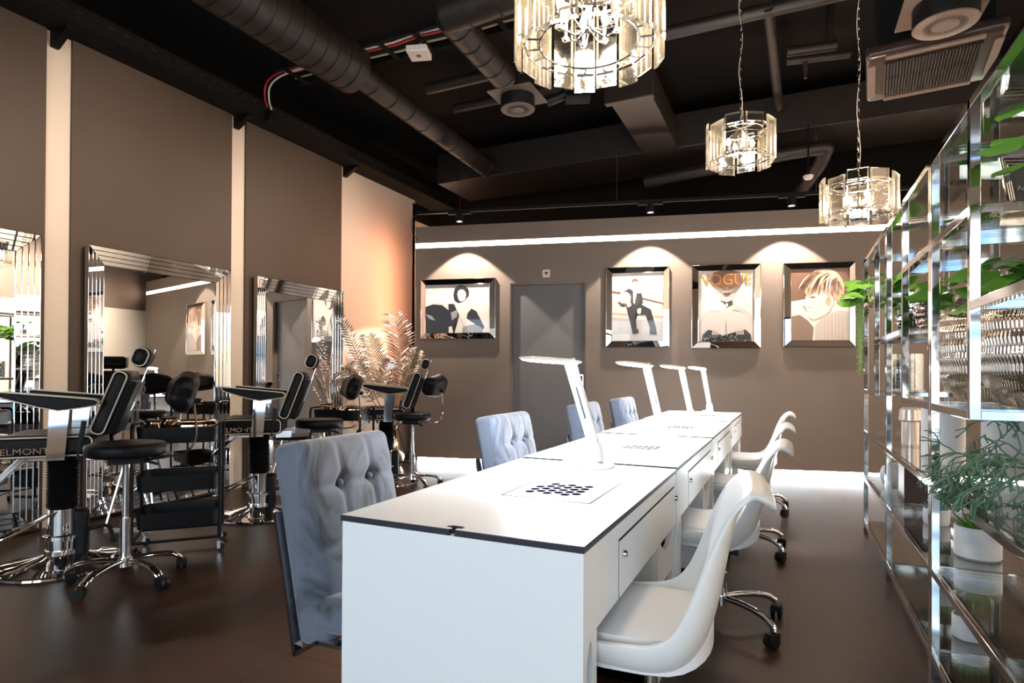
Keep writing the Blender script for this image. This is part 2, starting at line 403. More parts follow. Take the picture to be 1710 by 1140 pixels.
# ------------------------------------------------------------------ track lights on the partition
OFF = .33
tr = thing('lighting_track', 'long black ceiling-hung lighting track above the picture wall', 'light track', wloc(.15, OFF, 3.12), WA)
MB().b2((0, -.018, 0), (6.4, .018, .035)).build('track_rail', M_black, tr, smooth=False)
for s in (.55, 2.45, 4.6): MB().cyl((s, 0, .035), (s, 0, ZC-3.12), .003, seg=6).build('hanging_wire', M_steel, tr)
MB().tube(bez([(0, 0, .015), (-.09, .03, -.06), (-.1, .1, -.2), (-.03, .15, -.3)]), .004, 6).build('power_cable', M_black, tr)
for i, (s, lab) in enumerate(((.695, 'leftmost black track spotlight, shining down on the wide picture'), (2.983, 'middle black track spotlight, above the picture of the seated man'), (4.50, 'rightmost black track spotlight, between the two right pictures'))):
    t = thing('track_spotlight', lab, 'spotlight', wloc(s, OFF, 3.12), WA, 'spotlights on the black track')
    MB().b2((-.14, -.02, -.022), (.14, .02, 0)).build('adapter', M_black, t, smooth=False)
    MB().lathe([(.0, -.02), (.042, -.02), (.043, -.1), (.043, -.115), (.036, -.115), (.034, -.1), (0, -.1)]).build('lamp_housing', M_black, t)
    MB().lathe([(0, -.1005), (.033, -.1005), (.033, -.104), (0, -.106)]).build('lens', M_spotlens, t)
    light('track_beam', 'SPOT', wloc(s, OFF, 2.998), 185, (1, .86, .74), (0, 0, 0), spot_size=math.radians(92), spot_blend=.10, shadow_soft_size=.02)

# ------------------------------------------------------------------ pictures
def picture(s0, s1, z0, z1, label, draw, bd=.07):
    W, H = s1-s0, z1-z0
    t = thing('framed_picture', label, 'picture', wloc((s0+s1)/2, 0, (z0+z1)/2), WA, 'mirror framed pictures on the partition')
    b = MB(); dpt = .055; hi = .06
    O = [(-W/2, -H/2), (W/2, -H/2), (W/2, H/2), (-W/2, H/2)]; N = [(-W/2+bd, -H/2+bd), (W/2-bd, -H/2+bd), (W/2-bd, H/2-bd), (-W/2+bd, H/2-bd)]
    for i in range(4):
        j = (i+1) % 4
        b.poly([(O[i][0], -.035, O[i][1]), (O[j][0], -.035, O[j][1]), (N[j][0], -hi, N[j][1]), (N[i][0], -hi, N[i][1])])
        b.poly([(O[i][0], -.035, O[i][1]), (O[j][0], -.035, O[j][1]), (O[j][0], 0, O[j][1]), (O[i][0], 0, O[i][1])])
        b.poly([(N[i][0], -hi, N[i][1]), (N[j][0], -hi, N[j][1]), (N[j][0], -.045, N[j][1]), (N[i][0], -.045, N[i][1])])
    b.build('mirror_border', M_mirror, t, smooth=False)
    e = MB()
    for i in range(4):
        j = (i+1) % 4
        e.tube([(O[i][0], -.036, O[i][1]), (N[i][0], -hi-.001, N[i][1])], .0022, 6)
        e.tube([(N[i][0], -hi-.001, N[i][1]), (N[j][0], -hi-.001, N[j][1])], .0028, 6)
        e.tube([(O[i][0], -.036, O[i][1]), (O[j][0], -.036, O[j][1])], .0022, 6)
    e.build('bevel_edge', M_chrome, t)
    p = MB(); w2, h2 = W-2*bd, H-2*bd; lay = [0]
    def P(m, pts, sm=0):
        lay[0] += 1; y = -.046-.0004*lay[0]
        q = [(x, 0, z) for x, z in pts]
        if sm:
            q = [(v.x, 0, v.z) for v in bez(q+[q[0]], 5)[:-1]]
        vs_ = [p.mat(m).bm.verts.new(((min(.5, max(-.5, x-.5)))*w2, y, (min(.5, max(-.5, z-.5)))*h2)) for x, _, z in q]
        f = p._f(vs_)
        if f: bmesh.ops.triangulate(p.bm, faces=[f])
    P(M_print_l, [(0, 0), (1, 0), (1, 1), (0, 1)])
    draw(P)
    p.build('print', None, t, smooth=False)
    return t
def draw1(P):
    P(M_print_m, [(0, .82), (1, .84), (1, 1), (0, 1)])
    P(M_print_d, [(0, 0), (0, .55), (.12, .60), (.26, .58), (.36, .48), (.42, .30), (.40, .1), (.42, 0)], 0)
    P(M_print_g, [(.0, .40), (.10, .36), (.16, .26), (.06, .30)], 0)
    P(M_print_l, [(.02, .60), (.14, .63), (.28, .60), (.33, .54), (.40, .66), (.24, .70), (.05, .68)], 0)
    P(M_print_d, [(.62, .06), (.66, .40), (.72, .50), (.80, .44), (.92, .12), (.88, .05)], 0)
    P(M_print_d, [(.36, .60), (.44, .60), (.55, .46), (.52, .30), (.44, .14), (.46, .0), (.36, .0), (.35, .2), (.37, .36)], 0)
    P(M_print_g, [(.40, .42), (.50, .48), (.50, .34), (.42, .26)], 0)
    P(M_print_s, [(.37, .0), (.37, .13), (.42, .14), (.44, .0)], 0)
    P(M_print_s, [(.43, .66), (.50, .64), (.58, .52), (.64, .30), (.76, .20), (.80, .14), (.62, .12), (.56, .28), (.50, .46)], 0)
    P(M_print_d, [(.44, .78), (.47, .93), (.56, .98), (.66, .92), (.68, .78), (.62, .70), (.52, .62), (.46, .68)], 1)
    P(M_print_s, [(.50, .80), (.53, .88), (.60, .88), (.64, .78), (.60, .66), (.53, .67)], 1)
    P(M_print_d, [(.52, .79), (.55, .80), (.55, .775)], 0); P(M_print_d, [(.59, .80), (.62, .80), (.60, .775)], 0)
    P(M_print_g, [(.55, .715), (.59, .72), (.57, .70)], 0)
    P(M_print_g, [(.58, .0), (.60, .12), (.76, .17), (.88, .10), (.86, 0)], 1)
def draw2(P):
    P(M_print_m, [(0, 0), (0, .35), (1, .28), (1, 0)])
    P(M_print_b, [(0, .71), (.2, .68), (1, .53), (1, .55), (.2, .72), (0, .74)])
    P(M_print_t, [(0, .40), (1, .34), (1, .36), (0, .42)])
    P(M_print_d, [(.12, .56), (.20, .72), (.34, .77), (.42, .73), (.50, .70), (.58, .70), (.61, .56), (.52, .48), (.34, .52), (.2, .50)], 0)
    P(M_print_l, [(.41, .74), (.49, .72), (.45, .54), (.42, .56)])
    P(M_print_d, [(.28, .52), (.56, .54), (.76, .46), (.86, .20), (.76, .16), (.66, .38), (.46, .38), (.50, .14), (.41, .12), (.34, .38)], 0)
    P(M_print_d, [(.40, .14), (.52, .18), (.53, .12), (.42, .10)]); P(M_print_d, [(.74, .18), (.86, .20), (.88, .09), (.74, .10)])
    P(M_print_s, [(.29, .56), (.36, .57), (.38, .52), (.31, .50)], 1); P(M_print_s, [(.50, .47), (.57, .48), (.56, .40), (.50, .41)], 1)
    P(M_print_s, [(.39, .80), (.41, .88), (.49, .88), (.50, .78), (.46, .73), (.42, .74)], 1)
    P(M_print_b, [(.385, .83), (.40, .90), (.46, .92), (.51, .89), (.50, .86), (.44, .88), (.41, .86)], 0)
def draw3(P):
    P(M_print_m, [(0, 0), (0, .24), (.10, .40), (.28, .49), (.42, .52), (.60, .52), (.74, .49), (.92, .40), (1, .30), (1, 0)], 0)
    P(M_print_t2, [(.02, 0), (.04, .26), (.20, .42), (.42, .50), (.60, .50), (.82, .42), (.97, .26), (.98, 0)], 0)
    P(M_print_t2, [(.41, .46), (.61, .46), (.60, .62), (.42, .62)])
    P(M_print_t2, [(.33, .76), (.34, .66), (.41, .585), (.51, .555), (.61, .585), (.68, .66), (.69, .76), (.6, .8), (.4, .8)], 1)
    P(M_print_g, [(.49, .0), (.485, .22), (.50, .34), (.515, .22), (.51, .0)], 0)
    P(M_print_g, [(.20, .41), (.36, .455), (.44, .44), (.36, .44)], 0); P(M_print_g, [(.82, .41), (.66, .455), (.58, .44), (.66, .44)], 0)
    P(M_print_d, [(.40, .515), (.51, .485), (.62, .515), (.615, .585), (.51, .555), (.405, .585)], 0)
    P(M_print_l, [(.485, .52), (.51, .545), (.535, .52), (.51, .49)], 1)
    P(M_print_b, [(.44, .665), (.48, .685), (.51, .675), (.54, .685), (.58, .665), (.51, .635)], 1)
    P(M_print_b, [(.27, .97), (.25, .86), (.31, .765), (.42, .735), (.51, .765), (.60, .735), (.71, .765), (.77, .86), (.75, .97), (.6, 1), (.4, 1)], 0)
    rs = random.Random(9)
    for k in range(26):
        a = PI+.25+k*(PI-.5)/25; cx, cz = .51+.30*math.cos(a), .90+.17*math.sin(a); q = .026
        P(M_print_b, [(cx+q*math.cos(t_*PI/3), cz+q*.8*math.sin(t_*PI/3)) for t_ in range(6)])
        P(M_print_t2, [(cx+.009*math.cos(t_*PI/2), cz+.008*math.sin(t_*PI/2)) for t_ in range(4)])
    P(M_print_d, [(.06, 0), (.08, .10), (.18, .17), (.30, .15), (.42, .09), (.51, .02), (.60, .09), (.72, .15), (.84, .17), (.93, .10), (.95, 0)], 0)
    for k in range(40): 
        cx, cz = rs.uniform(.1, .92), rs.uniform(.005, .085); P(M_print_m, [(cx, cz), (cx+.010, cz+.006), (cx, cz+.012), (cx-.010, cz+.006)])
    for bx, sg in ((.24, 1), (.78, -1)):
        for f in range(4):
            x0 = bx+sg*f*.035; P(M_print_t2, [(x0, .10), (x0+.026, .10), (x0+.020+sg*.02, .235-f*.012), (x0+.004+sg*.02, .235-f*.012)], 0)
def draw4(P):
    P(M_print_b, [(0, .55), (1, .66), (1, 1), (0, 1)])
    P(M_print_b, [(0, 0), (.0, .34), (.16, .36), (.30, .28), (.40, .18), (.38, 0)], 0)
    P(M_print_m, [(.42, 0), (.42, .2), (.56, .32), (.8, .42), (1, .40), (1, 0)])
    for k in range(9):
        x = .46+k*.06; P(M_print_t, [(x, 0), (x, .25+.12*min(1, k/4)), (x+.012, .25+.12*min(1, k/4)), (x+.012, 0)])
    P(M_print_s, [(.27, .66), (.255, .585), (.19, .515), (.21, .485), (.27, .475), (.265, .44), (.30, .40), (.29, .36), (.32, .315), (.40, .295), (.52, .33), (.66, .40), (.74, .52), (.72, .68), (.5, .74)], 0)
    P(M_print_l, [(.30, .43), (.38, .435), (.44, .40), (.37, .375)], 1)
    P(M_print_t, [(.29, .465), (.33, .47), (.37, .455), (.33, .45)], 1)
    P(M_print_b, [(.32, .60), (.38, .615), (.43, .60), (.38, .592)], 1)
    P(M_print_t, [(.60, .56), (.65, .60), (.69, .56), (.66, .48), (.61, .50)], 1)
    # tousled hair: overlapping tapering strands from the crown
    rs = random.Random(4)
    P(M_print_t, [(.24, .66), (.27, .84), (.42, .97), (.62, .99), (.80, .93), (.91, .78), (.90, .62), (.80, .55), (.73, .60), (.66, .68), (.50, .70), (.38, .66), (.30, .62)], 1)
    for k in range(44):
        t_ = (k*17 % 44)/43
        s0 = Vector((.50+.32*t_+rs.uniform(-.03, .03), .965-.16*t_*t_+rs.uniform(-.03, .02)))
        e0 = Vector((.13+.76*t_+rs.uniform(-.04, .04), .70-.07*math.sin(PI*t_)-.06*t_+rs.uniform(-.03, .04)))
        c0 = Vector(((s0.x+e0.x)/2-.06, (s0.y+e0.y)/2+.09)); w_ = rs.uniform(.008, .02); A_, B_ = [], []
        for q_ in range(7):
            f = q_/6; p_ = s0*(1-f)**2+c0*2*f*(1-f)+e0*f*f; g = w_*math.sin(PI*min(1, f*.9+.1))
            A_.append((p_.x-g*.7, p_.y+g)); B_.append((p_.x+g*.7, p_.y-g))
        P((M_print_t, M_print_b, M_print_t, M_print_s, M_print_b)[k % 5], A_+B_[::-1], 0)
picture(.091, 1.083, 1.588, 2.352, 'wide mirror-framed black and white picture of a person leaning forward, left of the door', draw1)
picture(2.468, 3.214, 1.472, 2.436, 'mirror-framed picture of a man in dark suit sitting, just right of the door', draw2)
p3 = picture(3.473, 4.238, 1.457, 2.433, 'mirror-framed magazine cover with orange title and a masked face with choker', draw3)
text_mesh('cover_title', 'VOGUE', .185, M_print_o, p3, (0, -.0535, .305), Matrix.Rotation(PI/2, 3, 'X'), .0004, sx=.92)
picture(4.489, 5.242, 1.467, 2.425, 'mirror-framed sepia picture of a laughing face in profile with tousled hair, rightmost', draw4)

# ------------------------------------------------------------------ ceiling services
def duct(pts, r, name, label, cat, ribs=.22, m=None, group=None):
    P = [Vector(p) for p in pts]
    b = MB().tube(P, r, 24)
    for a, c in zip(P, P[1:]):
        L = (c-a).length; n = int(L/ribs); d = (c-a).normalized()
        for k in range(1, n+1):
            q = a+d*(k*ribs-.05)
            if (q-a).length < L-.02: b.tube([q-d*.006, q+d*.006], r+.006, 24)
    return tag(b.build(name, m or M_duct), label, cat, group)
duct([(-3.60, 2.6, 3.86), (-3.55, 4.22, 3.86)], .21, 'insulated_duct', 'thick black insulated duct high above the left mirrors', 'duct', .13)
duct([(-3.55, 4.22, 3.86), (-3.6, 6.95, 3.84)], .115, 'round_duct', 'slim round black duct continuing from the thick insulated one', 'duct', .3)
duct([(-2.33, 3.85, 3.84), (-2.34, 4.85, 3.82)], .115, 'round_duct', 'short round duct ending at the round speaker grille', 'duct', .2)
duct([(-2.36, 3.86, 3.85), (-1.1, 3.86, 3.93), (.3, 3.86, 3.95)], .13, 'round_duct', 'round duct crossing above the near chandelier', 'duct', .25)
tag(MB().tube([(-3.3, 5.05, 4.0), (.65, 5.05, 4.0)], .055, 14).build('sprinkler_pipe', M_duct2), 'dark horizontal pipe crossing above the middle chandelier', 'pipe')
tag(MB().tube([(-3.4, 5.75, 4.1), (-1.5, 5.75, 4.1)], .05, 14).build('sprinkler_pipe', M_duct2), 'dark horizontal pipe in the ceiling left of the near chandelier', 'pipe')
tag(MB().tube([(-.15, 5.0, 4.0), (-.10, 6.7, 3.9)], .045, 12).build('branch_pipe', M_duct2), 'thin dark pipe running away from the long cross pipe', 'pipe')
tag(MB().b2((-4.4, 7.0, 3.75), (2.2, 7.9, 4.15)).build('rectangular_duct', M_duct, bev=.01), 'wide flat rectangular black duct spanning the ceiling at the back', 'duct')
tag(MB().b2((-1.55, 5.5, 3.72), (-1.15, 7.0, 4.02)).b2((-1.58, 5.42, 3.68), (-1.12, 5.5, 4.06)).build('duct_outlet', M_duct2, bev=.008), 'boxy brown-black duct outlet just behind the near chandelier', 'duct')
tag(MB().tube(bez([(-1.6, 7.3, 3.5), (.15, 7.12, 3.56), (.33, 7.2, 3.5), (.12, 7.6, 3.25)], 8), .075, 14).build('bent_pipe', M_duct2), 'bent dark pipe above the right chandelier', 'pipe')
pp = MB().tube([(-.02, 5.5, 3.86), (.35, 5.55, 3.86)], .04, 12).tube([(-.02, 5.5, 3.78), (.45, 5.58, 3.78)], .03, 12).tube([(.3, 5.55, 3.86), (.32, 5.6, 4.3)], .04, 12).tube([(.12, 5.52, 3.78), (.12, 5.52, 3.62)], [.022, .012], 10)
tag(pp.build('sprinkler_fitting', M_duct2), 'cluster of short sprinkler pipes between the two far chandeliers', 'pipe')
# cable tray along the left wall, with slots, on brackets
ct = MB().b2((XL+.0, YB, LW-.005), (XL+.30, 7.9, LW+.03)).b2((XL+.28, YB, LW), (XL+.30, 7.9, LW+.13)).b2((XL, YB, LW), (XL+.02, 7.9, LW+.5))
for k in range(60): ct.mat(M_duct2).b2((XL+.301, 1+k*.11, LW+.07), (XL+.304, 1.06+k*.11, LW+.085))
ct.mats.insert(0, M_black)
for f in ct.bm.faces: pass
ct2 = MB(); ct2.mat(M_ceil).b2((XL-.1, YB, LW+.001), (XL+.26, 7.9, LW+.03)).b2((XL+.26, YB, LW+.001), (XL+.28, 7.9, LW+.13)).b2((XL-.4, YB, LW+.14), (XL-.38, 7.9, LW+.7))
ct2.mat(M_duct2)
for k in range(62): ct2.b2((XL+.2805, 1+k*.11, LW+.075), (XL+.2825, 1.055+k*.11, LW+.088))
ct.bm.free(); h.bm.free()
tag(ct2.build('cable_tray', None, smooth=False), 'long black slotted cable tray along the top of the left wall', 'cable tray')
for i, (y, lab) in enumerate(((2.53, 'small black bracket on top of the left cream pilaster'), (4.13, 'small black bracket on top of the middle cream pilaster'), (5.71, 'small black bracket on top of the cream wall beyond the third mirror'))):
    tag(MB().prism([(0, 0), (.20, 0), (.20, -.02), (.03, -.12), (0, -.12)], (XL-.02, y, LW+.001), (1, 0, 0), (0, 0, 1), (0, 1, 0), .05).build('bracket', M_black, smooth=False), lab, 'bracket', 'brackets under the cable tray')
# cables over the ladder tray
lt = MB().b2((-4.4, 4.12, 3.98), (-1.2, 4.14, 4.04)).b2((-4.4, 4.42, 3.98), (-1.2, 4.44, 4.04))
for k in range(9): lt.b2((-4.3+k*.36, 4.12, 3.97), (-4.26+k*.36, 4.44, 3.985))
tag(lt.build('ladder_tray', M_ceil, smooth=False), 'black ladder tray carrying cables across the ceiling', 'cable tray')
for nm, y, m, lab in (('cable', 4.20, M_whitecable, 'white cable lying in the ladder tray'), ('cable', 4.24, M_red, 'red cable lying in the ladder tray'), ('cable', 4.34, mat('yellowish_cable', (.45, .38, .2), .5), 'thin yellowish cable lying in the ladder tray')):
    tag(MB().tube([(-4.35+i*.25, y+.008*math.sin(i*1.7), 4.0+.006*math.sin(i*2.3)) for i in range(13)], .009, 6).build(nm, m), lab, 'cable', 'cables in the ladder tray')
for dy, m, lab in ((0, M_whitecable, 'white cable loop dropping to the junction box by the left wall'), (-.05, M_red, 'red cable loop dropping to the junction box by the left wall')):
    tag(MB().tube(bez([(-4.1, 4.22+dy, 4.0), (-4.42, 4.22+dy, 3.98), (-4.58, 4.24+dy, 3.92), (-4.62, 4.27+dy, 3.80), (-4.60, 4.28+dy, 3.72)], 8), .009, 6).build('hanging_cable', m), lab, 'cable')
tag(MB().b2((-4.66, 4.24, 3.60), (-4.58, 4.32, 3.70)).build('junction_box', M_black, bev=.004), 'small black junction box on the cable tray edge', 'electrical box')
ap = thing('ceiling_sensor', 'white square access point hanging between the two left ducts', 'sensor', (-2.73, 4.05, 3.72), .3)
MB().b2((-.085, -.085, 0), (.085, .085, .05)).build('sensor_body', M_whitebox, ap, bev=.006)
MB().lathe([(0, -.001), (.022, -.001), (.022, .0), (.018, .0), (.018, -.002), (0, -.004)]).build('sensor_eye', M_grille, ap)
MB().cyl((0, 0, .05), (0, 0, .26), .006, seg=6).build('hanger_rod', M_black, ap)
# round speaker grilles
def speaker(x, y, z, r, lab):
    t = thing('round_speaker', lab, 'speaker', (x, y, z), 0, 'round ceiling speakers')
    MB().b2((-r*1.35, -r*1.35, r*.75), (r*1.35, r*1.35, r*.80)).build('back_plate', M_grille, t, smooth=False)
    MB().lathe([(r*.98, .0), (r, .01), (r, r*.75), (0, r*.75)], seg=40).build('speaker_housing', M_black, t)
    g = MB(); g.mat(M_grille).lathe([(0, -.006), (r*.30, -.006), (r*.31, -.002), (r*.40, -.001), (r*.96, -.0), (r, .004)], seg=48)
    g.mat(M_black)
    for k in range(48):
        a = k*2*PI/48; d = Vector((math.cos(a), math.sin(a), 0)); n = Vector((-d.y, d.x, 0))*.0018
        p0, p1 = d*r*.42, d*r*.66; zz = Vector((0, 0, -.0025))
        g.poly([p0-n+zz, p1-n+zz, p1+n+zz, p0+n+zz])
    g.mat(M_exitwhite) if False else None
    g.build('grille', None, t)
    MB().cyl((0, 0, r*.8), (0, 0, .62 if x < 0 else ZC-z), .02, seg=8).build('mount_rod', M_black, t)
speaker(-1.80, 3.95, 3.07, .125, 'round pinkish grille left of the near chandelier')
speaker(.80, 4.08, 3.13, .16, 'round grille above the air-conditioning cassette at the right')
pj = thing('ceiling_projector', 'small black tubular fixture below the near chandelier edge', 'ceiling fixture', (-1.55, 4.22, 3.20), .3)
MB().tube([(-.12, 0, .0), (.02, 0, .05)], .035, 12).tube([(.02, -.01, .02), (.20, .02, .03)], .045, 12).build('body', M_black, pj)
MB().tube([(0, 0, .05), (0, 0, ZC-3.2)], .012, 8).build('rod', M_black, pj)
# AC cassette
ac = thing('air_conditioner', 'bronze-grey ceiling air-conditioning cassette with slatted grille', 'air conditioner', (.83, 4.67, 3.14), math.radians(-6))
a = MB(); a.mat(M_ac).cushion((.72, .72, .09), .035, 4, at=(0, 0, .05)); a.build('cassette_panel', None, ac)
MB().b2((-.30, -.30, .06), (.30, .30, .5)).build('cassette_body', M_black, ac, smooth=False)
g = MB()
for k in range(30): g.box((-.245+k*.0169, 0, .001), (.007, .50, .014), Matrix.Rotation(.5, 3, 'Y'))
for yy in (-.255, 0, .255): g.b2((-.25, yy-.004, .0), (.25, yy+.004, .007))
g.build('intake_grille', M_black, ac, smooth=False)
g = MB()
for a0 in (0, 1, 2, 3): g.box(Matrix.Rotation(a0*PI/2, 3, 'Z')@Vector((0, .325, .002)), (.50, .045, .012), Matrix.Rotation(a0*PI/2, 3, 'Z'))
g.build('air_flap', M_grille, ac, smooth=False)
for p in ((-.3, .3), (.3, .3)): MB().cyl((p[0], p[1], .3), (p[0], p[1], ZC-3.12), .005, seg=6).build('hanger_rod', M_black, ac)
# smoke detector
sd = MB(); sd.lathe([(0, -.03), (.03, -.028), (.045, -.012), (.05, .0), (.05, .012), (0, .012)])
tag(sd.build('smoke_detector', M_whitebox, loc=(.18, 7.0, 3.235)), 'small white smoke detector left of the right chandelier', 'detector')
tag(MB().cyl((0, 0, .01), (0, 0, .55), .008, seg=6).build('detector_rod', M_black, loc=(.18, 7.0, 3.235)), 'thin black rod above the small smoke detector', 'rod')
# exit sign
ex = thing('exit_sign', 'green and white emergency exit sign seen through the top of the shelving', 'exit sign', (1.47, 6.15, 2.90), .45)
MB().b2((-.19, -.02, -.11), (.19, .02, .11)).build('sign_box', M_exitwhite, ex, bev=.004)
g = MB().b2((-.18, -.023, -.01), (.18, -.021, .10)); g.build('green_panel', M_exitgreen, ex, smooth=False)
g = MB().b2((-.15, -.026, .03), (-.04, -.024, .06)).prism([(0, 0), (-.05, .035), (-.05, -.035)], (.0, -.024, .045), (-1, 0, 0), (0, 0, 1), (0, -1, 0), .002).b2((.06, -.026, .0), (.11, -.024, .09))
g.build('arrow_symbol', M_exitwhite, ex, smooth=False)
MB().cyl((0, 0, .11), (0, 0, ZC-2.9), .006, seg=6).build('hanger_rod', M_black, ex)

# ------------------------------------------------------------------ chandeliers
def chandelier(loc, R, n, hgt, nb, lab, E):
    t = thing('crystal_chandelier', lab, 'chandelier', loc, .2, 'crystal chandeliers')
    up = ZC-loc[2]
    def ringm(z, r, q=.004):
        return [(math.cos(a*2*PI/36)*r, math.sin(a*2*PI/36)*r, z) for a in range(36)]
    f = MB()
    for z in (-hgt*.36, hgt*.34): f.tube(ringm(z, R*.72), .005, 6, closed=True)
    for k in range(n):
        a = k*2*PI/n; d = Vector((math.cos(a), math.sin(a), 0)); nn = Vector((-d.y, d.x, 0))
        for z in (-hgt*.36, hgt*.34):
            f.tube([d*R*.72+Vector((0, 0, z)), d*R*.93+Vector((0, 0, z))], .004, 6)
            wv = nn*(PI*R/n*.78); f.tube([d*R*.93-wv+Vector((0, 0, z)), d*R*.93+wv+Vector((0, 0, z))], .006, 6)
    for k in range(6):
        a = k*PI/3; d = Vector((math.cos(a), math.sin(a), 0)); f.tube([d*R*.72+Vector((0, 0, hgt*.34)), Vector((0, 0, hgt*.42))], .004, 6)
    f.cyl((0, 0, -hgt*.25), (0, 0, hgt*.62), .009, seg=10)
    f.build('metal_frame', M_chrome, t)
    for k in range(n):
        a = k*2*PI/n; d = Vector((math.cos(a), math.sin(a), 0)); nn = Vector((-d.y, d.x, 0)); tw = .03*((k % 3)-1)
        hw = PI*R/n*.94; p = MB(); c = d*(R+(.012 if k % 2 else 0)); th = .011; e = .006
        rot = lambda s, o, z: c+nn*s+d*(o+tw*s)+Vector((0, 0, z))
        h0, h1 = -hgt/2-(.01 if k % 2 else 0), hgt/2+(.012 if k % 3 else -.004)
        A = [rot(-hw, -th*.3, h0), rot(hw, -th*.3, h0), rot(hw, -th*.3, h1), rot(-hw, -th*.3, h1)]
        B = [rot(-hw+e, th, h0+e), rot(hw-e, th, h0+e), rot(hw-e, th, h1-e), rot(-hw+e, th, h1-e)]
        va = [p.bm.verts.new(q) for q in A]; vb = [p.bm.verts.new(q) for q in B]
        p.mat(M_crystal); p._f(va[::-1]); p._f(vb); p.mat(M_crystaledge).skin(va, vb)
        p.build('crystal_plate', None, t, smooth=False)
    for k in range(nb):
        a = k*2*PI/nb+.3; d = Vector((math.cos(a), math.sin(a), 0))*R*.42
        c = MB().tube([(0, 0, -hgt*.2), d*.5+Vector((0, 0, -hgt*.28)), d+Vector((0, 0, -hgt*.22))], .004, 6)
        c.lathe([(0, -hgt*.24), (.012, -hgt*.23), (.017, -hgt*.2), (.009, -hgt*.19), (.009, -hgt*.03), (0, -hgt*.03)], d, 12)
        c.build('candle_arm', M_chrome, t)
        MB().lathe([(0, -hgt*.03), (.010, -hgt*.02), (.016, hgt*.04), (.010, hgt*.10), (.003, hgt*.15), (0, hgt*.15)], d, 12).build('bulb', M_bulb, t)
    ch = MB(); z = hgt*.62+.01; k = 0
    while z < up-.02:
        L = .042; pts = []
        for i in range(10):
            a = i*2*PI/10; x, zz = .008*math.cos(a), (L/2)*math.sin(a)
            pts.append((x, 0, z+L/2+zz) if k % 2 else (0, x, z+L/2+zz))
        ch.tube(pts, .0022, 5, closed=True); z += L*.78; k += 1
    ch.build('chain', M_gold, t)
    MB().tube([(.012*math.sin(i*.9), .008*math.cos(i*.7), hgt*.6+(up-hgt*.6)*i/24) for i in range(25)], .0022, 5).build('lamp_cord', M_whitecable, t)
    MB().lathe([(0, -.01), (.05, -.01), (.06, .0), (0, .0)], (0, 0, up)).build('ceiling_rose', M_black, t)
    light('chandelier_glow', 'POINT', (loc[0], loc[1], loc[2]+.02), E, (1, .80, .58), shadow_soft_size=R*.4)
chandelier((-.75, 2.351, 2.655), .285, 18, .40, 8, 'large crystal plate chandelier, nearest, cut off by the top of the view', 60)
chandelier((-.295, 4.22, 2.675), .195, 10, .255, 4, 'small crystal plate chandelier on a chain, the middle and highest of the hanging ones', 24)
chandelier((.40, 4.37, 2.27), .195, 10, .25, 4, 'small crystal plate chandelier on a chain beside the shelving, the lowest', 22)

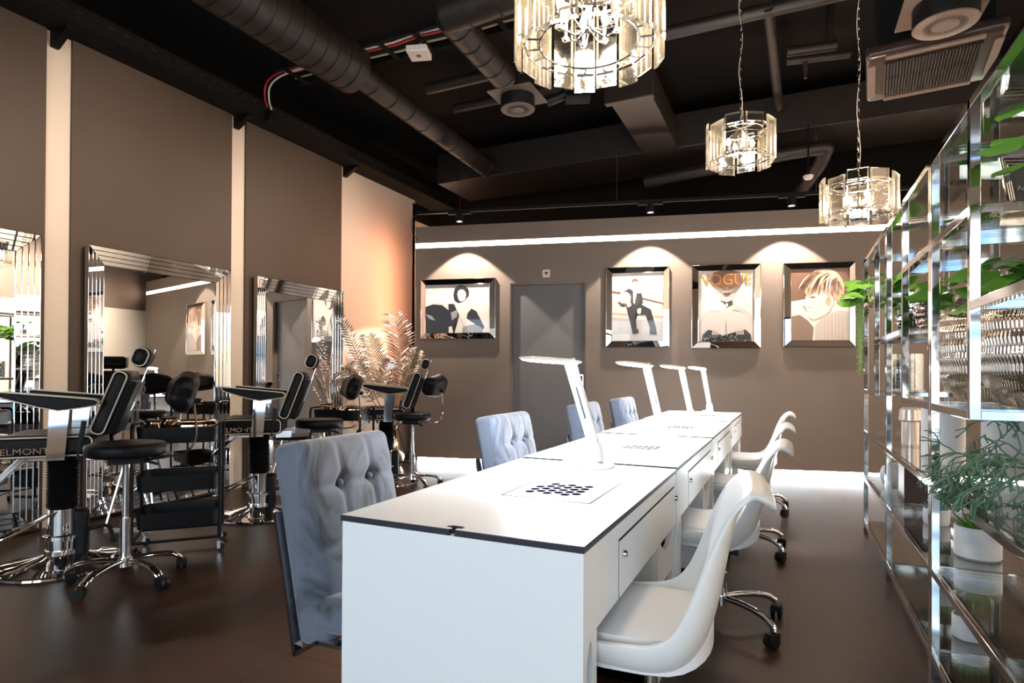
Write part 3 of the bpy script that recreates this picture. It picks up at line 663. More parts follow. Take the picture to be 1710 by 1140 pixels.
# ------------------------------------------------------------------ desks
DX0, DX1, DZT = -1.127, -.422, .755
def make_desk(label, L, first):
    t = thing('manicure_desk', label, 'desk', (0, 0, 0), 0, 'white manicure desks in a row'); e = .0055; W = DX1-DX0
    top = MB(); top.mat(M_white); o = rrect(L-2*e, W, .004, 2)
    nx = []
    # outline with cable notch in the near short side
    ox = DX0+.36
    out = [(DX0, e), (ox-.012, e), (ox-.012, e+.012), (ox-.03, e+.016), (ox-.034, e+.026), (ox-.02, e+.036), (ox+.005, e+.036), (ox+.02, e+.026), (ox+.014, e+.014), (ox+.004, e+.012), (ox+.004, e), (DX1, e), (DX1, L-e), (DX0, L-e)]
    inn_ = [(x, y+(.004 if y < .05 else -.002)) for x, y in out]
    top.prism(inn_, (0, 0, DZT-.004), (1, 0, 0), (0, 1, 0), (0, 0, 1), .004)
    top.mat(M_edge).prism(out, (0, 0, DZT-.016), (1, 0, 0), (0, 1, 0), (0, 0, 1), .0155)
    tt = top.build('tabletop', None, t, smooth=False)
    MB().b2((DX0+.005, .008, 0), (DX1-.02, .028, DZT-.017)).build('end_panel', M_white, t, smooth=False)
    MB().b2((DX0+.005, L-.028, 0), (DX1-.02, L-.008, DZT-.017)).build('end_panel', M_white, t, smooth=False)
    MB().b2((DX0+.02, .03, .52), (DX0+.038, L-.03, DZT-.017)).build('modesty_panel', M_white, t, smooth=False)
    # front leg board with two oval holes
    def holed(y0, y1, z0, z1, ovs, x0, x1):
        b = MB(); N = 24
        zs = sorted([z0, z1]+[v for c in ovs for v in (c[1]-c[3], c[1]+c[3])])
        # bands without holes
        cur = z0
        for (cy, cz, ry, rz_) in sorted(ovs, key=lambda q: q[1]):
            lo, hi = cz-rz_-.004, cz+rz_+.004
            if lo > cur: b.b2((x0, y0, cur), (x1, y1, lo))
            for k in range(N):
                za, zb = lo+(hi-lo)*k/N, lo+(hi-lo)*(k+1)/N
                def hw(z):
                    q = 1-((z-cz)/rz_)**2; return ry*math.sqrt(q) if q > 0 else 0
                ha, hb = hw(za), hw(zb)
                for sg_, ye in ((-1, y0), (1, y1)):
                    for xx in (x0, x1): b.poly([(xx, ye, za), (xx, cy+sg_*ha, za), (xx, cy+sg_*hb, zb), (xx, ye, zb)])
                    if ha+hb > 0: b.poly([(x0, cy+sg_*ha, za), (x1, cy+sg_*ha, za), (x1, cy+sg_*hb, zb), (x0, cy+sg_*hb, zb)])
                    b.poly([(x0, ye, za), (x1, ye, za), (x1, ye, zb), (x0, ye, zb)])
            cur = hi
        if cur < z1: b.b2((x0, y0, cur), (x1, y1, z1))
        return b
    holed(.008, .115, 0, .53, [(.062, .425, .027, .09), (.062, .21, .027, .09)], DX1-.02, DX1-.002).build('leg_board', M_white, t, smooth=False)
    py0, py1 = .92, L-.012
    MB().b2((DX1-.02, .008, .5305), (DX1-.002, .317, DZT-.017)).b2((DX1-.02, .317, .694), (DX1-.002, L-.03, DZT-.017)).b2((DX1-.02, L-.055, .5305), (DX1-.002, L-.008, .692)).build('apron', M_white, t, smooth=False)
    dr_ = MB().b2((DX1-.018, .327, .531), (DX1-.001, L-.058, .686)).build('drawer', M_white, t, smooth=False)
    MB().b2((DX1-.3, .34, .52), (DX1-.0181, L-.07, .535)).build('drawer_bottom', M_white, t, smooth=False)
    for yy in (.366, L-.066+.02):
        MB().lathe([(0, .010), (.009, .010), (.011, .004), (.011, 0), (0, 0)], (DX1-.0005, yy, .643), 14, Matrix.Rotation(PI/2, 3, 'Y')).build('lock', M_steel, dr_)
    MB().b2((DX1-.006, .3172, .5315), (DX1-.0035, .3268, .6938)).b2((DX1-.006, .327, .6862), (DX1-.0035, L-.0555, .6938)).build('drawer_gap_shade', M_recess_shade, t, smooth=False)  # near-black strips almost flush in the slit, standing for its shade
    # pedestal with two drawers below, crescent pulls
    MB().b2((DX1-.5, py0, 0), (DX1-.03, py0+.016, .53)).b2((DX1-.5, py1-.016, 0), (DX1-.03, py1, .53)).b2((DX1-.5, py0, 0), (DX1-.03, py1, .05)).b2((DX1-.5, py0, .50), (DX1-.03, py1, .53)).b2((DX1-.5, py0, 0), (DX1-.48, py1, .53)).build('pedestal', M_white, t, smooth=False)
    MB().b2((DX1-.05, py0+.016, .05), (DX1-.045, py1-.016, .50)).build('pedestal_shade', M_recess_shade, t, smooth=False)  # dark sheet behind the crescent pulls, in place of the shade inside
    for z0, z1 in ((.352, .526), (.176, .349), (.0, .173)):
        b = MB(); N = 16; y0, y1 = py0+.003, py1-.003; z0 += .003; x0, x1 = DX1-.03, DX1-.012
        c0, c1 = y0+.03, y1-.004
        for k in range(N):
            ya, yb = y0+(y1-y0)*k/N, y0+(y1-y0)*(k+1)/N
            def cut(y):
                q = (y-c0)/(c1-c0)
                return z1-.062*math.sin(PI*min(1, max(0, q)))**.8*(1.0 if 0 < q < 1 else 0)
            za, zb = cut(ya), cut(yb)
            b.prism([(ya, z0), (yb, z0), (yb, zb), (ya, za)], (x0, 0, 0), (0, 1, 0), (0, 0, 1), (1, 0, 0), x1-x0)
        b.build('pedestal_drawer', M_white, t, smooth=False)
    # perforated dust-extraction insert
    vx0, vx1, vy0, vy1 = -.845, -.548, .445, .815
    v = MB(); v.mat(mat('insert_outline', (.05, .05, .22), .9, spec=.05) if 'insert_outline' not in bpy.data.materials else bpy.data.materials['insert_outline'])
    for a, b_ in (((vx0, vy0), (vx1, vy0)), ((vx1, vy0), (vx1, vy1)), ((vx1, vy1), (vx0, vy1)), ((vx0, vy1), (vx0, vy0))):
        v.b2((min(a[0], b_[0])-.002, min(a[1], b_[1])-.002, DZT), (max(a[0], b_[0])+.002, max(a[1], b_[1])+.002, DZT+.0006))
    v.mat(M_hole)
    for r in range(6):
        for k in range(4 if r % 2 else 3 if r in (0,) else 4):
            cx = -.785+r*.031; cy = .55+k*.046+(r % 2)*.023-.01
            v.lathe([(.0, .0008), (.0165, .0008), (.0165, 0)], (cx, cy, DZT), 18, sx=.92, sy=1.0)
    v.build('extractor_insert', None, t)
    return t
yd = [1.297, 2.546, 3.809, 5.102]; LD = [1.247, 1.261, 1.291, 1.205]
dlab = ['nearest white manicure desk, its blank end panel facing the viewer', 'second white manicure desk from the viewer, behind the nearest table lamp', 'third white manicure desk in the row from the viewer', 'farthest white manicure desk, closest to the picture wall']
for i in range(4):
    d = make_desk(dlab[i], LD[i], i == 0); d.location = (0, yd[i], .005*i)

# table lamps
def make_lamp():
    t = thing('desk_lamp', '', 'lamp', (0, 0, 0), 0, 'white led lamps on the desks')
    MB().lathe([(0, 0), (.122, 0), (.126, .004), (.122, .010), (.085, .018), (.050, .026), (.036, .036), (0, .036)], seg=40).build('lamp_base', M_lampwhite, t)
    MB().tube([(.045, 0, .022), (.038, 0, .10)], [.040, .031], 20, flat=.9).build('pivot', M_lampwhite, t)
    p = MB(); a, b = Vector((.040, 0, .085)), Vector((-.075, 0, .455)); d = (b-a).normalized(); nx = Vector((d.z, 0, -d.x))
    p.prism(rrect(.050, .024, .008), a, nx, (0, 1, 0), d, (b-a).length); st_ = p.build('lamp_arm', M_lampwhite, t)
    MB().box(a+(b-a)*.5-Vector((0, .0125, 0)), (.006, .004, .14), Matrix.Rotation(-math.atan2(.115, .37), 3, 'Y')).build('arm_slot', mat('grey_slot', (.10, .11, .15), .7, spec=.1), t)
    h_ = MB(); cx = -.165
    h_.lathe([(0, .004), (.08, .003), (.130, -.003), (.140, -.009), (.136, -.013)], (cx, 0, .463), 36, Matrix.Rotation(.07, 3, 'Y'), 1.08, .30)
    h_.lathe([(.136, -.013), (.128, -.0135)], (cx, 0, .463), 36, Matrix.Rotation(.07, 3, 'Y'), 1.08, .30)
    h_.build('lamp_head', M_lampwhite, t)
    MB().lathe([(0, -.024), (.08, -.023), (.118, -.019), (.131, -.0125), (0, -.012)], (cx, 0, .463), 36, Matrix.Rotation(.07, 3, 'Y'), 1.08, .30).build('led_panel', M_led, t)
    return t
L0 = make_lamp()
for i, (x, y, lr, lab) in enumerate(((-.79, 2.45, 0, 'nearest and largest-looking white led lamp, on the first desk'), (-.755, 3.74, .95, 'second white led lamp from the viewer'), (-.76, 5.06, 1.0, 'third white led lamp, in front of the farthest one'), (-.735, 6.18, 1.1, 'farthest white led lamp, on the last desk'))):
    o = L0 if i == 0 else copy_tree(L0)
    place(o, (x, y, DZT), lr, lab)
    light('lamp_light', 'AREA', (x-.165*math.cos(lr), y-.165*math.sin(lr), DZT+.425), 16, (.84, .91, 1), (0, 0, 0), shape='ELLIPSE', size=.27, size_y=.07)

# ------------------------------------------------------------------ casters and star bases
def caster(b_wheel, b_fork, p, a, r=.03, tw=.045):
    d = Vector((math.cos(a), math.sin(a), 0)); n = Vector((-d.y, d.x, 0)); c = Vector(p)+Vector((0, 0, r))+d*.018
    for s in (-1, 1):
        b_wheel.cyl(c+n*s*.006, c+n*s*tw/2, r, seg=20)
        b_wheel.cyl(c+n*s*tw/2, c+n*s*(tw/2+.003), r*.6, seg=16)
    b_fork.box(c+Vector((0, 0, r*.55))-d*.006, (.05, tw*.9, r*.9), Matrix.Rotation(a, 3, 'Z'))
    b_fork.cyl(Vector(p)+Vector((0, 0, r*1.3)), Vector(p)+Vector((0, 0, r*2+.018)), .007, seg=8)

# white shell chairs -------------------------------------------------------
def make_shell():
    t = thing('shell_chair', '', 'chair', (0, 0, 0), 0, 'white shell chairs on the right of the desks')
    C = [(-.245, .430), (-.215, .385), (-.15, .352), (-.06, .336), (.04, .338), (.12, .368), (.175, .43), (.212, .52), (.236, .62), (.256, .71), (.282, .785), (.322, .826), (.358, .820), (.374, .803)]
    E = [(.0, .040), (0, .075), (0, .095), (0, .112), (-.02, .118), (-.045, .11), (-.06, .09), (-.06, .065), (-.05, .04), (-.035, .02), (-.02, .0), (-.01, -.01), (.0, -.02), (0, -.02)]
    Wd = [.19, .215, .225, .232, .238, .24, .238, .232, .225, .215, .202, .19, .175, .165]
    def cr(A, v):
        n = len(A)-1; x = v*n; i = min(int(x), n-1); f = x-i
        g = lambda k: Vector(A[max(0, min(n, k))]) if isinstance(A[0], tuple) else A[max(0, min(n, k))]
        a, b, c, d = g(i-1), g(i), g(i+1), g(i+2)
        return .5*(2*b+(c-a)*f+(2*a-5*b+4*c-d)*f*f+(3*b-a-3*c+d)*f**3)
    def fn(u, v):
        s = u*2-1; c = cr(C, v); e = cr(E, v); W = cr(Wd, v); g = abs(s)**2.6
        y = W*math.sin(s*PI/2*.92)/math.sin(PI/2*.92)
        if v > .9: y *= 1-.10*((v-.9)/.1)**2
        X_ = c[0]+e[0]*g
        return Vector((X_*.80 if X_ > 0 else X_, y, c[1]+e[1]*g))
    sh = MB().grid(fn, 28, 44).build('seat_shell', M_whitegloss, t, ang=60)
    so = sh.modifiers.new('thick', 'SOLIDIFY'); so.thickness = .014; so.offset = 0
    bv = sh.modifiers.new('round', 'BEVEL'); bv.width = .005; bv.segments = 2; bv.angle_limit = math.radians(50)
    def dsp(q):
        q = q.copy(); r = math.hypot(q.x/.215, q.y/.205)
        q.z += .012*(1-min(1, r)**2) + (.035*max(0, q.x-.06)/.14)
        k = 1-.12*max(0, -q.x/.2)*0
        return q
    cu = MB()
    def top(u, v):
        a = u*2*PI; r = min(1, v*1.0); ex = 3.0
        cx, sy = math.cos(a), math.sin(a); k = (abs(cx)**ex+abs(sy)**ex)**(-1/ex)
        x = .20*k*cx*r-.035; y = .208*k*sy*r*(1 if x < 0 else 1)
        z = .450+.012*(1-r**4)+(.03*((x-.05)/.11)**2 if x > .05 else 0)-(.028*((r-.93)/.07)**2 if r > .93 else 0)
        return Vector((x, y, z))
    cu.grid(top, 40, 16, wrapu=True)
    cu.grid(lambda u, v: top(u, 1)+Vector((0, 0, -.05*v)), 40, 2, wrapu=True)
    cu.build('seat_cushion', M_cushion, t, ang=50)
    MB().box((0, 0, .325), (.16, .13, .02)).tube([(0, .06, .315), (0, .2, .31), (0, .235, .31)], .006, 8).build('seat_mechanism', M_blackplas, t)
    MB().cyl((0, 0, .09), (0, 0, .22), .028).cyl((0, 0, .2), (0, 0, .325), .018).build('gas_column', M_chrome, t)
    st_ = MB(); wh = MB(); fk = MB(); st_.cyl((0, 0, .085), (0, 0, .13), .034)
    for k in range(5):
        a = k*2*PI/5+PI/5; d = Vector((math.cos(a), math.sin(a), 0))
        leg = MB().tube(bez([d*.02+Vector((0, 0, .118)), d*.12+Vector((0, 0, .122)), d*.22+Vector((0, 0, .112)), d*.275+Vector((0, 0, .085)), d*.285+Vector((0, 0, .062))], 5), .011, 10, flat=1.3)
        L_ = leg.build('leg', M_chrome, t)
        wh = MB(); fk = MB(); caster(wh, fk, d*.285, a+.8+k, .029)
        c_ = wh.build('caster', M_blackplas, t); fk.build('caster_fork', M_blackplas, c_)
    st_.build('hub', M_chrome, t)
    return t
S0 = make_shell()
for i, (x, y, r, dz, lab) in enumerate(((-.345, 1.665, .10, .045, 'nearest white shell chair, cut by the bottom edge of the view'), (-.285, 2.93, .0, .02, 'second white shell chair from the viewer, right of the desks'), (-.27, 4.20, .02, .005, 'third white shell chair from the viewer'), (-.255, 5.48, .02, .005, 'farthest white shell chair, nearest the picture wall'))):
    o = copy_tree(S0)
    place(o, (x, y, 0), r, lab)
    for c in kids(o):                         # each seat is set to its own height
        if c.name.split('.')[0] in ('seat_shell', 'seat_cushion', 'seat_mechanism'): c.location.z += dz
        if c.name.split('.')[0] == 'gas_column': c.scale.z = 1+dz/.325
def drop(o):
    for c in kids(o): drop(c)
    bpy.data.objects.remove(o)
drop(S0)

# grey tufted chairs -------------------------------------------------------
def make_tufted():
    t = thing('tufted_chair', '', 'chair', (0, 0, 0), 0, 'grey velvet tufted chairs')
    Hh, Ww, Tt = .62, .455, .125
    bz = [.155, -.03, -.215]; by = [-.076, .076]
    def disp(q):
        q = q.copy()
        ed = max(0, 1-(abs(q.y)/(Ww/2))**6)*max(0, 1-(abs(q.z)/(Hh/2))**8)
        q.x += (.022*ed if q.x > 0 else 0)
        if q.x > 0:
            for cz in bz:
                q.x -= .010*math.exp(-((q.z-cz)/.010)**2)*ed
                for cy in by: q.x -= .034*math.exp(-(((q.z-cz)**2+(q.y-cy)**2)/.024**2))
            for cy in by: q.x -= .007*math.exp(-((q.y-cy)/.012)**2)*ed
        return q
    tilt = Matrix.Rotation(-.195, 3, 'Y'); at = Vector((-.06, 0, .625))
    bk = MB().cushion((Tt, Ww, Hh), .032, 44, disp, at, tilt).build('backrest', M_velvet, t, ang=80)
    bt = MB()
    for cz in bz:
        for cy in by: bt.lathe([(0, .010), (.007, .008), (.012, 0), (0, -.003)], at+tilt@Vector((Tt/2+.004, cy, cz)), 14, tilt@Matrix.Rotation(PI/2, 3, 'Y'))
    bt.build('buttons', M_velvet, bk)['kind'] = 'stuff'
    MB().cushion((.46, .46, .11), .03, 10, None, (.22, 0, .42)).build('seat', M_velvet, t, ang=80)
    for s in (-1, 1):
        f = MB(); y = s*.215
        P = [tilt@Vector((-Tt/2-.012, 0, .10))+at, tilt@Vector((-Tt/2-.012, 0, -Hh/2-.02))+at, Vector((.02, 0, .34)), Vector((.42, 0, .34)), Vector((.46, 0, .30)), Vector((.46, 0, .03)), Vector((.42, 0, .0075)), Vector((-.08, 0, .0075))]
        for a_, b_ in zip(P, P[1:]):
            m_ = (a_+b_)/2; dd = b_-a_; an = math.atan2(dd.x, dd.z)
            f.box((m_.x, y, m_.z), (.012, .034, dd.length+.008), Matrix.Rotation(an, 3, 'Y'))
        f.build('cantilever_frame', M_chrome, t, smooth=False)
    MB().b2((.02, -.2, .333), (.05, .2, .347)).b2((-.08, -.2, .001), (-.045, .2, .015)).build('cross_bar', M_chrome, t, smooth=False)
    return t
T0 = make_tufted()
for i, (x, y, r, lab) in enumerate(((-1.305, 1.61, .02, 'nearest grey velvet tufted chair, in the left foreground'), (-1.285, 2.90, .0, 'second grey velvet tufted chair from the viewer, left of the desks'), (-1.28, 4.25, .0, 'third grey velvet tufted chair, partly behind the nearest lamp'), (-1.275, 5.37, .0, 'farthest grey velvet tufted chair, right of the grey door'))):
    o = T0 if i == 0 else copy_tree(T0)
    place(o, (x, y, 0), r, lab)

# ------------------------------------------------------------------ mirrors
def make_mirror(y0, y1, label):
    t = thing('wall_mirror', label, 'mirror', (XL+.03, (y0+y1)/2, .0), 0, 'large stepped mirrors on the left wall')
    W, z0, z1 = y1-y0, .03, 2.115; n = 4; bw = .034
    MB().b2((-.028, -W/2+.01, z0+.01), (.006, W/2-.01, z1-.01)).build('backing_board', M_black, t, smooth=False)
    MB().b2((.008, -W/2+n*bw, z0+n*bw), (.012, W/2-n*bw, z1-n*bw)).build('mirror_glass', M_mirror, t, smooth=False)
    b = MB(); e = MB()
    for k in range(n):
        xo, xi = .052-k*.010, .047-k*.010
        O = [(-W/2+k*bw, z0+k*bw), (W/2-k*bw, z0+k*bw), (W/2-k*bw, z1-k*bw), (-W/2+k*bw, z1-k*bw)]
        k2 = k+.93; N = [(-W/2+k2*bw, z0+k2*bw), (W/2-k2*bw, z0+k2*bw), (W/2-k2*bw, z1-k2*bw), (-W/2+k2*bw, z1-k2*bw)]
        for i in range(4):
            j = (i+1) % 4
            b.poly([(xo, *O[i]), (xo, *O[j]), (xi, *N[j]), (xi, *N[i])])
            b.poly([(xo, *O[i]), (xo, *O[j]), (.0, *O[j]), (.0, *O[i])])
            b.poly([(xi, *N[i]), (xi, *N[j]), (.0, *N[j]), (.0, *N[i])])
            e.tube([(xi, *N[i]), (xi, *N[j])], .0028, 6)
            if k == 0: e.tube([(xo, *O[i]), (xo, *O[j])], .0024, 6)
    for i, (a_, b_) in enumerate((((-W/2, z0), (1, 1)), ((W/2, z0), (-1, 1)), ((W/2, z1), (-1, -1)), ((-W/2, z1), (1, -1)))):
        e.tube([(.053, a_[0], a_[1]), (.014, a_[0]+b_[0]*n*bw, a_[1]+b_[1]*n*bw)], .0022, 6)
    b.build('bevelled_frame', M_mirror, t, smooth=False)
    e.build('bevel_edge', M_chrome, t)
make_mirror(1.14, 2.435, 'large mirror with stepped mirrored frame, leftmost and cut by the view edge')
make_mirror(2.755, 4.03, 'large mirror with stepped mirrored frame, between the two cream pilasters')
make_mirror(4.345, 5.62, 'large mirror with stepped mirrored frame, farthest, behind the palm leaves')

# ------------------------------------------------------------------ make-up chairs
def make_barber():
    t = thing('styling_chair', '', 'chair', (0, 0, 0), 0, 'black leather hydraulic styling chairs'); ux = 0
    MB().lathe([(0, .0), (.325, 0), (.33, .006), (.326, .016), (.30, .022), (.22, .034), (.12, .062), (.088, .075), (.085, .1), (0, .1)], seg=56).build('round_base', M_chrome, t)
    MB().lathe([(0, .06), (.075, .06), (.078, .16), (.095, .165), (.095, .185), (.075, .19), (.075, .34), (0, .34)], seg=36).build('pump_cylinder', M_chrome, t)
    MB().b2((.06, -.045, .05), (.13, .045, .33)).build('pump_housing', M_black, t, bev=.02)
    MB().tube(bez([(.12, 0, .20), (.22, 0, .21), (.25, 0, .15)], 6), .012, 8).box((.26, 0, .13), (.03, .08, .03)).build('pump_pedal', M_black, t)
    bl = []
    for k in range(21):
        z = .345+k*.0145; bl += [(.070, z), (.083, z+.007)]
    MB().lathe([(0, .342)]+bl+[(.07, .655), (0, .655)], seg=32).build('bellows', M_blackplas, t)
    # everything above turns on the column
    up = t
    sx0, sx1 = -.20, .29
    MB().cushion((.452, .50, .125), .035, 12, None, (-.034, 0, .728)).build('seat_cushion', M_leather, up, ang=70)
    for sg_ in (-1, 1):
        y = sg_*.2505
        MB().tube([(x-.034, y, z+.728) for x, z in rrect(.437, .105, .028, 5)], .0045, 6, closed=True).build('seat_piping', M_piping, up)
    MB().b2((-.18, -.14, .655), (.15, .14, .672)).box((.20, .16, .66), (.12, .01, .06)).box((.20, -.16, .66), (.12, .01, .06)).build('seat_plate', M_steel, up, bev=.004)
    # armrests
    for sg_ in (-1, 1):
        y = sg_*.27
        A = [(-.215, 1.034), (.14, .998), (.205, .990), (.226, .975), (.21, .955), (.14, .943), (.04, .930), (-.05, .950), (-.21, 1.002), (-.226, 1.018)]
        ar = MB().prism(A, (0, y-.032, 0), (1, 0, 0), (0, 0, 1), (0, 1, 0), .064).build('armrest', M_leather, up, bev=.010)
        for yy in (y-.034, y+.034): MB().tube([(x, yy, z) for x, z in A], .0042, 6, closed=True).build('armrest_piping', M_piping, ar)
        MB().prism([(-.005, .945), (.085, .945), (.065, .655), (-.02, .655)], (0, y-.012, 0), (1, 0, 0), (0, 0, 1), (0, 1, 0), .024).build('arm_support', M_chrome, ar, smooth=False)
    MB().tube([(.125, -.29, .66), (.145, -.29, .79)], .006, 8).tube([(.142, -.29, .775), (.155, -.29, .87)], .013, 10).build('recline_lever', M_blackplas, up)
    # backrest
    an = .345; R = Matrix.Rotation(an, 3, 'Y'); c = Vector((.268, 0, .965))
    B = MB().cushion((.088, .46, .39), .032, 12, None, c, R).build('backrest', M_leather, up, ang=70)
    for sg_ in (-1, 1):
        MB().tube([c+R@Vector((x-.008, sg_*.230, z)) for x, z in rrect(.068, .375, .03, 5)], .0045, 6, closed=True).build('backrest_piping', M_piping, B)
    pl_ = MB()
    for k in range(4): pl_.cushion((.016, .425-.012*k, .33), .007, 3, None, c+R@Vector((.048+k*.008, 0, -.01)), R)
    pl_.build('back_pleats', M_leather, B)
    hp = MB().box(c+R@Vector((.084, 0, .08)), (.006, .05, .22), R).box(c+R@Vector((.080, 0, .235)), (.005, .022, .27), R)
    hp.build('headrest_post', M_steel, B, smooth=False)
    hc = c+R@Vector((.035, 0, .30))
    HR = MB().cushion((.098, .25, .125), .042, 8, None, hc, R).build('headrest', M_leather, up, ang=70)
    for sg_ in (-1, 1): MB().tube([hc+R@Vector((x-.004, sg_*.126, z)) for x, z in rrect(.080, .108, .035, 5)], .004, 6, closed=True).build('headrest_piping', M_piping, HR)
    # leg rest link and foot bar
    MB().box((-.225, 0, .60), (.035, .07, .30), Matrix.Rotation(.75, 3, 'Y')).box((-.10, 0, .635), (.2, .06, .025)).build('leg_rest_link', M_chrome, up, bev=.004)
    MB().tube(bez([(-.02, -.10, .33), (-.18, -.13, .24), (-.30, -.13, .19), (-.32, 0, .185), (-.30, .13, .19), (-.18, .13, .24), (-.02, .10, .33)], 6), .008, 8).build('foot_bar', M_chrome, up)
    text_mesh('badge_lettering', 'BELMONT', .048, M_chrome, up, (-.135, -.2535, .705), Matrix.Rotation(PI/2, 3, 'X'), .002, sx=1.15)
    return t
B0 = make_barber()
a26 = math.radians(26)
for i, (x, y, a, lab) in enumerate(((-3.905, 2.09, 50, 'nearest black leather hydraulic chair with cream piping, at the left edge'), (-3.873, 3.506, 40, 'black leather hydraulic chair with cream piping in front of the middle mirror'), (-3.83, 5.12, 35, 'farthest black leather hydraulic chair with cream piping, by the palm leaves'))):
    o = B0 if i == 0 else copy_tree(B0)
    place(o, (x, y, 0), math.radians(a), lab)

# ------------------------------------------------------------------ rolling stools
def make_stool(h, label, loc, rz, arm_a, back=True, dia=.42):
    t = thing('rolling_stool', label, 'stool', loc, rz, 'black padded rolling stools'); r = dia/2
    MB().lathe([(0, h-.075), (r-.03, h-.075), (r-.006, h-.066), (r, h-.052), (r, h-.018), (r-.006, h-.006), (r-.03, h), (0, h+.004)], seg=48).build('seat', M_leather, t, ang=60)
    MB().box((0, 0, h-.095), (.17, .11, .04)).tube([(0, 0, h-.1), (.1, -.06, h-.105), (.15, -.09, h-.12)], .008, 8).build('seat_mechanism', M_blackplas, t)
    MB().cyl((0, 0, h*.42), (0, 0, h-.1), .017).cyl((0, 0, .11), (0, 0, h*.46), .027).build('gas_column', M_chrome, t)
    MB().cyl((0, 0, .085), (0, 0, .135), .04, .034).build('hub', M_chrome, t)
    for k in range(5):
        a = k*2*PI/5+arm_a; d = Vector((math.cos(a), math.sin(a), 0))
        pts = bez([d*.02+Vector((0, 0, .115)), d*.12+Vector((0, 0, .118)), d*.22+Vector((0, 0, .105)), d*.27+Vector((0, 0, .080)), d*.285+Vector((0, 0, .066))], 5)
        MB().tube(pts, [.020+.004*math.sin(i/len(pts)*PI) for i in range(len(pts))], 12, flat=.6).build('leg', M_chrome, t)
        wh = MB(); fk = MB(); caster(wh, fk, d*.285, a+1.2+k*1.3, .029, .05)
        c_ = wh.build('caster', M_blackplas, t); fk.build('caster_fork', M_blackplas, c_)
    if back:
        pts = bez([(.06, 0, h-.085), (r+.02, 0, h-.09), (r+.10, 0, h-.07), (r+.145, 0, h+.01), (r+.14, 0, h+.14), (r+.125, 0, h+.24)], 6)
        bs = MB().tube(pts, .011, 8, flat=.5).build('back_stay', M_chrome, t)
        def dsp(q):
            q = q.copy(); q.x -= .9*q.y*q.y; q.z -= .25*abs(q.y)*(1 if q.z > 0 else -.4); return q
        MB().cushion((.12, .40, .24), .058, 10, dsp, (r+.085, 0, h+.275), Matrix.Rotation(.3, 3, 'Y')).build('backrest', M_leather, t, ang=80)
        MB().cyl((r+.13, -.03, h+.22), (r+.165, -.035, h+.22), .016, seg=12).build('adjust_knob', M_blackplas, bs)
    return t
make_stool(.76, 'round black rolling stool with chrome star base, nearest, beside the left chair', (-3.30, 2.08, 0), math.radians(58), .25, dia=.39)
make_stool(.745, 'round black rolling stool behind the middle styling chair', (-3.70, 4.00, 0), math.radians(50), .9, dia=.40)
make_stool(.75, 'round black rolling stool in front of the farthest styling chair', (-3.42, 5.0, 0), math.radians(8), .63, dia=.37)

# ------------------------------------------------------------------ trolleys
def make_cart():
    t = thing('trolley_cart', '', 'trolley', (0, 0, 0), 0, 'black three-tier trolley carts'); Lx, Wy = .46, .34
    for zt, zb in ((.80, .70), (.50, .40), (.27, .17)):
        b = MB(); out = rrect(Lx, Wy, .055, 6); inn = rrect(Lx-.006, Wy-.006, .052, 6)
        n = len(out)
        A = [b.bm.verts.new((x, y, zt)) for x, y in out]; B_ = [b.bm.verts.new((x*.96, y*.96, zb)) for x, y in out]
        A2 = [b.bm.verts.new((x, y, zt)) for x, y in inn]; B2 = [b.bm.verts.new((x*.955, y*.955, zb+(.048 if zt > .7 else .003))) for x, y in inn]
        b.skin(A, B_); b._f(B_); b.skin(A2, B2); b._f(B2[::-1]); b.skin(A, A2)
        b.build('tray', M_black, t, ang=50)
    for s in (-1, 1):
        f = MB(); x = s*(Lx/2+.012)
        pts = []
        for cx, cz, a0 in ((Wy/2-.04, .80, 0), (-Wy/2+.04, .80, PI/2)):
            pts += [(x, cx+math.cos(a0+k*PI/8)*.04, cz-.02+math.sin(a0+k*PI/8)*.04) for k in range(5)]
        P = [(x, Wy/2, .09)]+pts+[(x, -Wy/2, .09)]
        f.tube(P, .011, 10).tube([(x, -Wy/2, .095), (x, Wy/2, .095)], .011, 10)
        f.build('side_frame', M_black, t)
    MB().tube([(-Lx/2-.01, -Wy/2+.0, .095), (Lx/2+.01, -Wy/2, .095)], .009, 8).tube([(-Lx/2-.01, Wy/2, .095), (Lx/2+.01, Wy/2, .095)], .009, 8).build('bottom_rail', M_black, t)
    for sx_ in (-1, 1):
        for sy_ in (-1, 1):
            p = Vector((sx_*(Lx/2-.0), sy_*(Wy/2-.02), 0)); wv = MB(); wv.cyl(p+Vector((.018, -.008, .024)), p+Vector((.018, .008, .024)), .024, seg=18)
            c_ = wv.build('caster', M_blackplas, t)
            MB().cyl(p+Vector((0, 0, .06)), p+Vector((0, 0, .09)), .009, seg=10).box(p+Vector((.008, .011, .04)), (.02, .003, .05)).box(p+Vector((.008, -.011, .04)), (.02, .003, .05)).build('caster_fork', M_chrome, c_)
    return t
C0 = make_cart(); ca = math.atan2(.315, .286)
place(C0, (-3.60, 2.62, 0), ca, 'black three-tier trolley between the left and middle styling chairs')
c1 = copy_tree(C0); place(c1, (-3.86, 4.48, 0), .3, 'black three-tier trolley between the middle and farthest styling chairs')
def on(base, a, dx, dy, z): return (base[0]+math.cos(a)*dx-math.sin(a)*dy, base[1]+math.sin(a)*dx+math.cos(a)*dy, z)
def bowl(loc, s, lab, grp=None):
    t = MB().lathe([(0, 0), (.028, 0), (.045, .012), (.052, .034), (.040, .056), (.034, .064), (.058, .074), (.060, .076), (.032, .066), (.036, .054), (.046, .034), (.04, .014), (0, .006)], seg=32).build('metal_bowl', M_gold)
    t.location = loc; t.scale = (s, s, s*1.25); tag(t, lab, 'bowl', grp)
